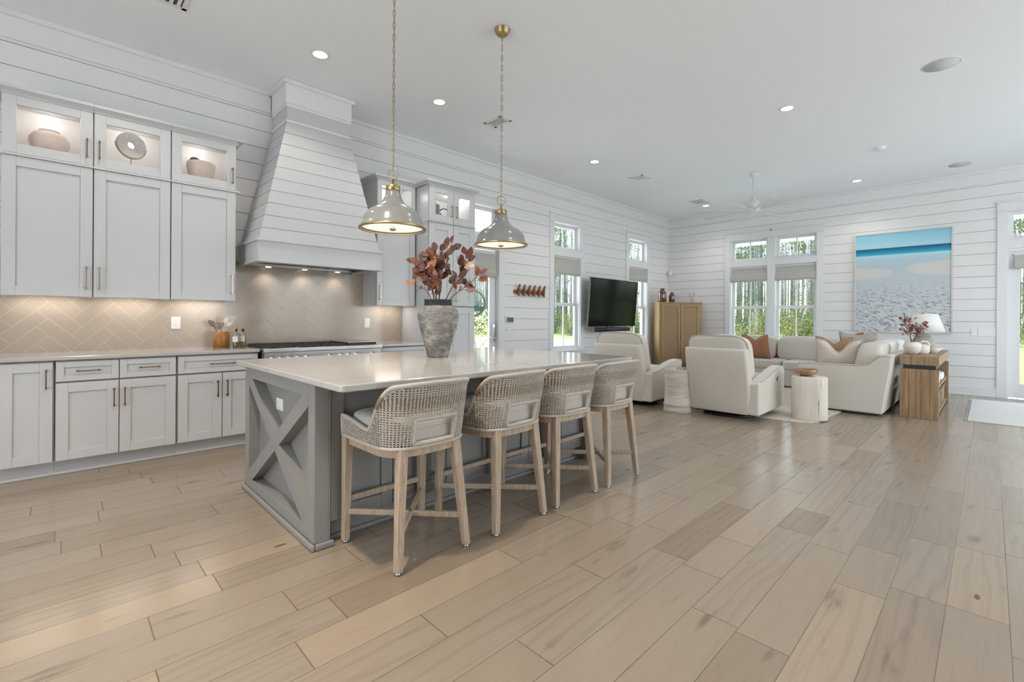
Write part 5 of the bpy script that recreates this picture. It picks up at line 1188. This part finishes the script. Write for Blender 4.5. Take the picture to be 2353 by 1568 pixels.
# ------------------------------------------------------------------ console table with its things
r = thing('console_table', 'reclaimed wood console table behind the right of the sofa', 'console table', (8.6, .6, 0)); X0, X1, Y0, Y1 = 7.68, 9.62, .432, .804
def planks(m, xa, xb, n=5, z0=0, z1=.615):
    e = [Y0, .515, .60, .645, .715, Y1] if n == 5 else [Y0, Y1]
    for a, b in zip(e, e[1:]): m.box(xa, xb, a + .0012, b - .0012, z0, z1)
    m.box(xa + .004, xb - .004, Y0 + .004, Y1 - .004, z0, z1, 1)
m = MB(); planks(m, X0, X0 + .05); m.build('end_panel', [RECL, RECLD], r, bevel=.003); m = MB(); planks(m, X1 - .05, X1); m.build('end_panel', [RECL, RECLD], r, bevel=.003)
m = MB(); e = [Y0, .56, .69, Y1]
for a, b in zip(e, e[1:]): m.box(X0, X1, a + .001, b - .001, .665, .775)
m.build('top', RECL, r, bevel=.003)
m = MB(); m.box(X0 + .06, X1 - .06, Y0 + .02, Y1, .03, .065); m.build('shelf', RECL, r, bevel=.003); m = MB(); m.box(X0 + .05, X1 - .05, Y0 + .02, Y1, .36, .39); m.build('shelf', RECL, r, bevel=.003)
m = MB(); m.box(X0 + .03, X1 - .03, Y0 + .03, Y1 - .03, .615, .665); m.box(X0 + .055, X0 + .08, Y0 + .03, Y0 + .055, .03, .62); m.box(X0 + .055, X0 + .08, Y1 - .055, Y1 - .03, .03, .62); m.build('metal_frame', BLACK, r)
BASK = M('woven_basket', (.30, .21, .14), .85, var=.3, vscale=40, bump=.5, bscale=90)
for i, (a, l) in enumerate(((7.95, 'woven basket on the lower console shelf, nearer end'), (8.75, 'woven basket on the lower console shelf, farther end'))):
    b = thing('basket', l, 'basket', (a + .25, .62, .065)); m = MB(); m.box(a, a + .52, Y0 + .03, Y1 - .06, .066, .30); m.build('body', BASK, b, bevel=.02); MB().tube([(a, Y0 + .03, .30), (a + .52, Y0 + .03, .30), (a + .52, Y1 - .06, .30), (a, Y1 - .06, .30)], .012, 6, closed=True).build('rim', BASK, b)
for i, (a, l) in enumerate(((7.90, 'white folded blanket on the upper console shelf, nearer end'), (8.7, 'white folded blanket on the upper console shelf, farther end'))):
    b = thing('folded_blanket', l, 'blanket', (a + .25, .62, .39)); MB().soft((a + .25, .62, .445), (.5, .33, .11), 8, pw=5).build('fold', WHITEF, b)
zt = .775
r = thing('small_vase', 'small white ceramic vase with pink leaves on the console', 'vase', (8.06, .715, zt)); MB().lathe([(0, 0), (.05, 0), (.085, .05), (.096, .10), (.09, .135), (.068, .158), (.062, .165), (.056, .163), (.062, .155), (.082, .13), (.088, .10), (.05, .012), (0, .012)], (8.06, .715, zt), 36).build('body', CERW, r)
for i, (pts, nl, l) in enumerate((([(0, 0, 0), (-.03, .13, 0), (-.07, .26, 0), (-.14, .36, 0)], 34, 'dusty pink branch leaning left in the small white vase'), ([(0, 0, 0), (-.01, .14, .02), (-.02, .28, .02), (-.05, .37, .02)], 36, 'dusty pink branch standing tallest in the small white vase'),
                           ([(0, 0, 0), (.03, .13, -.02), (.07, .23, -.03), (.13, .30, -.03)], 30, 'dusty pink branch leaning right in the small white vase'), ([(0, 0, 0), (.01, .1, -.04), (.03, .17, -.06), (.05, .22, -.07)], 34, 'dusty pink leaf cluster low in the small white vase'), ([(0, 0, 0), (-.05, .1, -.02), (-.10, .17, -.02), (-.17, .22, 0)], 10, 'sparse pink twig spreading far left from the small white vase'))):
    branch(l, pts, nl, c0=(8.06, .715, zt + .12), lsz=(.040, .028), group='pink branches in the small vase', mats=(BRANCH, LEAFP, LEAFP2, LEAFP, LEAFP3), seed=40 + i, sr=.0025)
r = thing('lidded_pot', 'white ceramic pot with looped handle beside the small vase', 'pot', (8.27, .645, zt)); MB().lathe([(0, 0), (.07, 0), (.088, .03), (.09, .09), (.075, .12), (.05, .128), (.03, .13), (0, .132)], (8.27, .645, zt), 32).build('body', CERW, r); MB().tube([(8.27 + LAT.x * a, .645 + LAT.y * a, zt + b) for a, b in ((-.03, .125), (.02, .17), (.08, .165), (.11, .12), (.088, .08))], .011, 8).build('handle', CERW, r)
r = thing('serving_bowl', 'shallow white bowl at the front of the console lamp', 'bowl', (8.60, .56, zt)); MB().lathe([(0, 0), (.05, 0), (.06, .01), (.12, .075), (.115, .078), (.055, .018), (0, .014)], (8.60, .56, zt), 36).build('body', CERW, r)
r = thing('table_lamp', 'table lamp with white shade and ribbed grey base on the console', 'lamp', (8.84, .665, zt)); x, y = 8.84, .665
LB = M('ribbed_grey_ceramic', (.40, .37, .335), .6, var=.22, vscale=5, stretch=(1, 1, 30), bump=.3, bscale=10)
MB().lathe([(0, 0), (.08, 0), (.12, .03), (.145, .08), (.14, .13), (.11, .19), (.075, .235), (.05, .255), (.02, .262), (0, .262)], (x, y, zt), 40).build('base', LB, r); MB().lathe([(0, .26), (.012, .26), (.012, .50), (.02, .545), (.012, .565), (0, .57)], (x, y, zt), 14).build('stem', BRASS, r)
LSH = M('lamp_shade_linen', (.80, .80, .78), .8, trans=.0); MB().lathe([(.235, .29), (.155, .54), (.151, .54), (.231, .29)], (x, y, zt), 48, closed=True).build('shade', LSH, r)

# painting and far wall plates
r = thing('beach_picture', 'large framed beach photograph of rippled sand and turquoise sea', 'picture', (10.72, 1.11, 1.9)); px0, px1, pz0, pz1 = .452, 1.768, 1.018, 2.795
PFR = M('pale_picture_frame', (.66, .62, .57), .5); m = MB()
for (a, b, c_, d) in ((px0 - .012, px0 + .006, pz0 - .012, pz1 + .012), (px1 - .006, px1 + .012, pz0 - .012, pz1 + .012), (px0, px1, pz0 - .012, pz0 + .006), (px0, px1, pz1 - .006, pz1 + .012)): m.box(10.69, 10.737, a, b, c_, d)
m.build('frame', PFR, r); MB().box(10.702, 10.73, px0 + .006, px1 - .006, pz0 + .006, pz1 - .006).build('print', beach_mat(), r)
def far_plate(y, z, gangs, label, cat):
    r = thing('light_switch' if gangs > 1 else 'wall_control', label, cat, (XF, y, z)); W_ = .075 + .046 * (gangs - 1)
    MB().box(XF - .007, XF, y - W_ / 2, y + W_ / 2, z - .06, z + .06).build('plate', PLAST, r, bevel=.002)
    for g in range(gangs): gy = y + (g - (gangs - 1) / 2) * .046; MB().box(XF - .010, XF - .006, gy - .017, gy + .017, z - .034, z + .034).build('rocker', PLAST, r, bevel=.001)
far_plate(.185, 1.04, 1, 'single white wall control left of the switch bank', 'switch'); far_plate(.035, 1.035, 4, 'white bank of rocker switches left of the right glass door', 'switch')

# ------------------------------------------------------------------ ceiling things
CANS = [(1.737, 4.36, 'recessed ceiling light over the counter left of the hood'), (3.08, 4.36, 'recessed ceiling light between the two pendants'), (5.965, 4.30, 'recessed ceiling light above the wall hooks'), (6.015, 1.645, 'recessed ceiling light right of the pendants, nearest on that side'), (10.0, 1.64, 'recessed ceiling light near the beach picture'), (9.95, 4.27, 'recessed ceiling light beside the fan, above the armoire')]
for i, (x, y, l) in enumerate(CANS):
    if i == 0:
        cr0 = thing('recessed_light', l, 'ceiling light', (x, y, ZC), 'recessed ceiling lights'); MB().lathe([(.062, -.004), (.085, -.006), (.088, -.001), (.062, -.001)], (x, y, ZC), 36, closed=True).build('trim_ring', TRIMW, cr0); MB().lathe([(0, -.003), (.063, -.003), (.063, -.001), (0, -.001)], (x, y, ZC), 36).build('lens', CANL, cr0); o = cr0
    else: o = copy_tree(cr0); o.location = (x, y, ZC); o['label'] = l
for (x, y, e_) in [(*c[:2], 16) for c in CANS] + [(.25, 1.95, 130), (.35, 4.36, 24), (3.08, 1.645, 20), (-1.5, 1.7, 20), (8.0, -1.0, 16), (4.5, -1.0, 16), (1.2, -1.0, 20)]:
    sp = lamp('can_glow', 'SPOT', (x, y, ZC - .01), e_, (1, .84, .64) if e_ > 100 else (1, .93, .84), spot_size=R(125), spot_blend=.7, shadow_soft_size=.06); aim(sp, (0, 0, -1))  # spots past those in CANS are unseen lamps added without fixtures
def vent(x, y, wx, wy, label, along='x', dark=.3, blades=6):
    r = thing('ceiling_vent', label, 'vent', (x, y, ZC)); m = MB(); t_ = .035
    m.box(x - wx / 2, x + wx / 2, y - wy / 2, y - wy / 2 + t_, ZC - .008, ZC); m.box(x - wx / 2, x + wx / 2, y + wy / 2 - t_, y + wy / 2, ZC - .008, ZC); m.box(x - wx / 2, x - wx / 2 + t_, y - wy / 2, y + wy / 2, ZC - .008, ZC); m.box(x + wx / 2 - t_, x + wx / 2, y - wy / 2, y + wy / 2, ZC - .008, ZC); m.build('frame', TRIMW, r, bevel=.002)
    MB().box(x - wx / 2 + t_, x + wx / 2 - t_, y - wy / 2 + t_, y + wy / 2 - t_, ZC - .0035, ZC - .001).build('duct_shade', M('vent_shadow', (dark, dark * .92, dark * .85), .9), r)  # thin sheet behind the louvers, the shade of the duct put into its colour
    for k in range(blades):
        f = (k + .5) / blades; s = MB()
        if along == 'x': yy = y - wy / 2 + t_ + (wy - 2 * t_) * f; s.beam((x - wx / 2 + t_, yy, ZC - .010), (x + wx / 2 - t_, yy, ZC - .010), (wy - 2 * t_) / blades * .5, .003)
        else: xx = x - wx / 2 + t_ + (wx - 2 * t_) * f; s.beam((xx, y - wy / 2 + t_, ZC - .010), (xx, y + wy / 2 - t_, ZC - .010), (wx - 2 * t_) / blades * .5, .003)
        s.build('louver', TRIMW, r)
vent(.545, 4.333, .36, .33, 'square white ceiling vent above the left cabinets', 'y', .10); vent(3.905, 4.285, .21, .30, 'white ceiling vent between the pendants and the hood', 'y', .2, 5); vent(7.18, 4.235, .25, .26, 'pale ceiling vent above the television', 'y', .55, 4); vent(9.53, 4.225, .36, .26, 'small pale ceiling vent left of the fan', 'y', .6, 4)
SPK = M('speaker_grille', (.60, .615, .62), .8, var=.04, vscale=200)
for i, (x, y, l) in enumerate(((6.01, .336, 'larger looking round ceiling speaker, nearest at upper right'), (10.058, .339, 'round ceiling speaker near the far wall'))):
    r = thing('ceiling_speaker', l, 'speaker', (x, y, ZC), 'round ceiling speakers'); MB().lathe([(0, -.005), (.135, -.005), (.135, -.001), (0, -.001)], (x, y, ZC), 48).build('grille', SPK, r); MB().lathe([(.135, -.006), (.143, -.004), (.143, 0), (.135, 0)], (x, y, ZC), 48, closed=True).build('rim', TRIMW, r)
r = thing('smoke_detector', 'round white smoke detector on the ceiling between speaker and fan', 'detector', (8.29, 1.10, ZC)); MB().lathe([(0, -.036), (.055, -.035), (.066, -.022), (.068, -.006), (.075, -.004), (.075, 0), (0, 0)], (8.29, 1.10, ZC), 36).build('body', PLAST, r)
# fan
fx_, fy_, fz = 8.28, 2.76, 3.055
r = thing('ceiling_fan', 'white ceiling fan with eight slim blades on a downrod', 'ceiling fan', (fx_, fy_, 3.0))
FANW = M('fan_white', (.70, .70, .68), .4)
MB().lathe([(.014, -.085), (.03, -.08), (.055, -.045), (.075, -.01), (.075, 0), (0, 0)], (fx_, fy_, ZC), 32).build('canopy', FANW, r); MB().cyl((fx_, fy_, 3.22), (fx_, fy_, ZC - .07), .013).build('downrod', FANW, r)
MB().lathe([(0, -.055), (.075, -.05), (.10, -.03), (.105, -.005), (.10, .01), (.115, .03), (.115, .09), (.085, .13), (.04, .155), (.04, .18), (.03, .19), (0, .19)], (fx_, fy_, fz), 36).build('motor', FANW, r)
for k in range(8):
    a = R(35 + 45 * k); d = Vector((math.cos(a), math.sin(a), 0)); s = Vector((-math.sin(a), math.cos(a), 0)); c0 = Vector((fx_, fy_, fz - .012)); m = MB(); pit = .14
    def bl(rr, w_): return [c0 + d * rr - s * w_ - Vector((0, 0, w_ * pit + .004)), c0 + d * rr + s * w_ + Vector((0, 0, w_ * pit - .004)), c0 + d * rr + s * w_ + Vector((0, 0, w_ * pit + .004)), c0 + d * rr - s * w_ - Vector((0, 0, w_ * pit - .004))]
    m.hexa(bl(.24, .045), bl(.88, .058)); b = m.build('blade', FANW, r, bevel=.003)
    MB().beam(c0 + d * .08, c0 + d * .30, .03, .012).build('blade_arm', FANW, b)

# ------------------------------------------------------------------ outdoors
m = MB(); m.box(-30, 140, -90, 140, -.42, -.30); struct('lawn', m, lawn_mat())
CONC = M('pale_concrete', (.80, .79, .77), .9, var=.06, vscale=2)
m = MB(); m.box(-2, 24, YW + .19, 24, -.30, -.12); struct('patio', m, CONC)
m = MB(); m.box(XF + .18, 13.0, -4, 5.6, -.3, -.14); m.box(-20, 16, -26, -4.2, -.3, -.14); m.box(-22, -3.2, -4.2, 20, -.3, -.14); struct('terrace_and_bounce_slabs', m, CONC)  # far terrace, plus unseen side and back slabs added to bounce light indoors
m = MB(); m.box(XF + .17, 11.62, -5, 6.4, 2.95, 3.5); m.box(-4, 3.9, YW + .17, 6.4, 2.95, 3.5); m.box(5.6, XF + .9, YW + .17, 5.9, 3.03, 3.5); struct('roof_eave', m, TRIMW)
m = MB(); m.box(-6.2, XB - .2, -4.6, 4.2, 3.3, 3.5); struct('sun_shield_roof', m, TRIMW)  # unseen roof added to keep direct sun out of the back opening
PORC = M('haint_blue_ceiling', (.55, .68, .68), .7)
m = MB(); m.box(3.9, 6.75, YW + .17, 7.45, 3.02, 3.2); struct('porch_ceiling', m, PORC)
BARK = M('pine_bark', (.19, .195, .215), .95, var=.3, vscale=6, stretch=(1, 1, .2))
NEED = foliage('pine_needles', (.025, .06, .03), (.13, .18, .05), .8); BUSHM = foliage('shrub_leaves', (.025, .06, .025), (.14, .18, .05), 1.2); BUSHY = foliage('pale_shrub_leaves', (.15, .17, .06), (.40, .40, .22), 3.); GOLD = foliage('golden_leaves', (.06, .085, .025), (.22, .21, .07), 1.0)
def leafcloud(mb_, c, rad, n, sz, rr):
    for _ in range(n):
        while True:
            p = Vector((rr.uniform(-1, 1), rr.uniform(-1, 1), rr.uniform(-1, 1)))
            if .2 < p.length < 1: break
        q = Vector(c) + Vector((p.x * rad[0], p.y * rad[1], p.z * rad[2])); a = Vector((rr.gauss(0, 1), rr.gauss(0, 1), rr.gauss(0, 1))).normalized(); b = a.orthogonal().normalized(); s = sz * rr.uniform(.6, 1.4)
        mb_.add([q - a * s, q + b * s * .6, q + a * s, q - b * s * .6], [(0, 1, 2, 3)])
def make_pine(seed):
    rr = random.Random(seed); r = thing('pine_tree', 'tall slender pine tree in the woods beyond the lawn', 'tree', (0, 0, 0), 'pine trees beyond the lawn'); H = rr.uniform(19, 24)
    MB().tube([(0, 0, 0), (rr.uniform(-.1, .1), rr.uniform(-.1, .1), H * .5), (0, 0, H)], [.125, .10, .03], 8).build('trunk', BARK, r)
    m = MB()
    for k in range(22): z = H * rr.uniform(.40, 1.0); rad = 2.1 * (1.15 - z / H); a = rr.uniform(0, 2 * PI); leafcloud(m, (math.cos(a) * rad * .7, math.sin(a) * rad * .7, z), (.9, .9, .55), 60, .085, rr)
    for k in range(9): z = H * rr.uniform(.03, .40); a = rr.uniform(0, 2 * PI); leafcloud(m, (math.cos(a) * .8, math.sin(a) * .8, z), (.8, .8, .6), 40, .06, rr)
    m.build('crown', NEED, r); return r
pines = [make_pine(100 + k) for k in range(4)]
tr = random.Random(5); cnt = 0; spots = []
while cnt < 280:
    az = R(tr.uniform(-16, 62)); d = 50 + 50 * tr.random() ** 1.2; p = (d * math.cos(az), d * math.sin(az))
    if any((p[0] - q[0]) ** 2 + (p[1] - q[1]) ** 2 < .8 for q in spots): continue
    spots.append(p); o = pines[cnt] if cnt < 4 else copy_tree(pines[cnt % 4]); o.location = (p[0], p[1], -.30); o.rotation_euler = (R(tr.uniform(-1, 1)), R(tr.uniform(-1, 1)), tr.uniform(0, 6.3)); s = tr.uniform(.8, 1.1); o.scale = (s, s, s); cnt += 1
m = MB(); wr_ = random.Random(9)
for k in range(420):
    az = R(wr_.uniform(-18, 66)); d = wr_.uniform(104, 120); h = wr_.uniform(0, 1) ** 1.3 * 17
    leafcloud(m, (d * math.cos(az), d * math.sin(az), h), (2.2, 2.2, 1.8), 60, .26, wr_)
for k in range(520):
    az = R(wr_.uniform(-18, 66)); d = wr_.uniform(84, 118); x, y = d * math.cos(az), d * math.sin(az); m.tube([(x, y, -.3), (x, y, 20)], [.16, .07], 5, 1)
o = m.build('distant_woods', [NEED, BARK]); tag(o, 'green mass of woodland far behind the pine trunks', 'woods', kind='stuff')
def make_bush(seed, label, group, mat, name='shrub'):
    rr = random.Random(seed); r = thing(name, label, 'shrub', (0, 0, 0), group); m = MB()
    for k in range(14): leafcloud(m, (rr.uniform(-1.2, 1.2), rr.uniform(-1.2, 1.2), rr.uniform(.3, 2.2)), (.8, .8, .7), 190, .055, rr)
    m.build('foliage', mat, r); st = MB()
    for k in range(4): st.tube([(rr.uniform(-.15, .15), rr.uniform(-.15, .15), 0), (rr.uniform(-.7, .7), rr.uniform(-.7, .7), 1.8)], [.05, .02], 5)
    st.build('stem', BARK, r); return r
b0 = make_bush(61, 'dense green shrub along the edge of the woods', 'shrubs along the woods', BUSHM); b1 = make_bush(62, 'dense green shrub along the edge of the woods', 'shrubs along the woods', BUSHM); g0 = make_bush(63, 'yellow green sunlit bush along the edge of the woods', 'sunlit bushes along the woods', GOLD)
bs = [b0, b1]; k = 0
for i in range(64):
    az = R(-15 + 76 * (i + .5) / 64 + tr.uniform(-.4, .4)); d = tr.uniform(44, 50); o = bs[k] if k < 2 else copy_tree(bs[k % 2]); k += 1
    o.location = (d * math.cos(az), d * math.sin(az), -.35); s = tr.uniform(.6, 1.05); o.scale = (s * 1.1, s * 1.1, s); o.rotation_euler = (0, 0, tr.uniform(0, 6.3))
for i, az in enumerate((-6, -1.5, 9, 12.5, 14.2, 18.5, 21.3, 29, 34, 38.5, 43, 50)):
    o = g0 if i == 0 else copy_tree(g0); d = tr.uniform(40, 46); o.location = (d * math.cos(R(az)), d * math.sin(R(az)), -.3); s = tr.uniform(.5, .9); o.scale = (s, s, s * 1.4); o.rotation_euler = (0, 0, tr.uniform(0, 6.3))
pb = make_bush(71, 'pale flowering shrub right outside the glass door beside the pantry', None, BUSHY); pb.location = (7.55, 8.9, -.2); pb.scale = (.7, .7, .62)
rx_, ry_, rz_ = 4.88, 5.95, 1.455
r = thing('reflected_ring_shelf', 'dark round shelf built outside to stand for a reflection in the door glass', 'planter', (rx_, ry_, rz_))  # ring, shelf and jar are solid stand-ins for a reflection in the door glass
MB().tube([(rx_ + .21 * math.cos(t_) * LAT.x, ry_ + .21 * math.cos(t_) * LAT.y, rz_ + .21 * math.sin(t_)) for t_ in [2 * PI * i / 40 for i in range(40)]], .022, 8, closed=True).build('ring', M('dark_bronze_ring', (.13, .12, .10), .5), r); MB().beam((rx_ - .18 * LAT.x, ry_ - .18 * LAT.y, rz_ - .085), (rx_ + .18 * LAT.x, ry_ + .18 * LAT.y, rz_ - .085), .1, .08).build('shelf', M('dark_green_shelf', (.02, .075, .065), .5), r)
MB().tube([(rx_, ry_, rz_ + .21), (rx_, ry_, 3.02)], .004, 5).build('hanger', BLACK, r)
jx, jy, jz = rx_ + .06 * LAT.x, ry_ + .06 * LAT.y, rz_ - .045
o = MB().lathe([(0, 0), (.04, 0), (.07, .03), (.07, .085), (.045, .105), (.012, .10), (.01, .135), (0, .135)], (jx, jy, jz), 24).build('reflected_green_jar', M('green_glaze', (.13, .22, .18), .3), loc=(jx, jy, jz)); tag(o, 'squat green jar of the reflection built outside the door glass', 'jar')
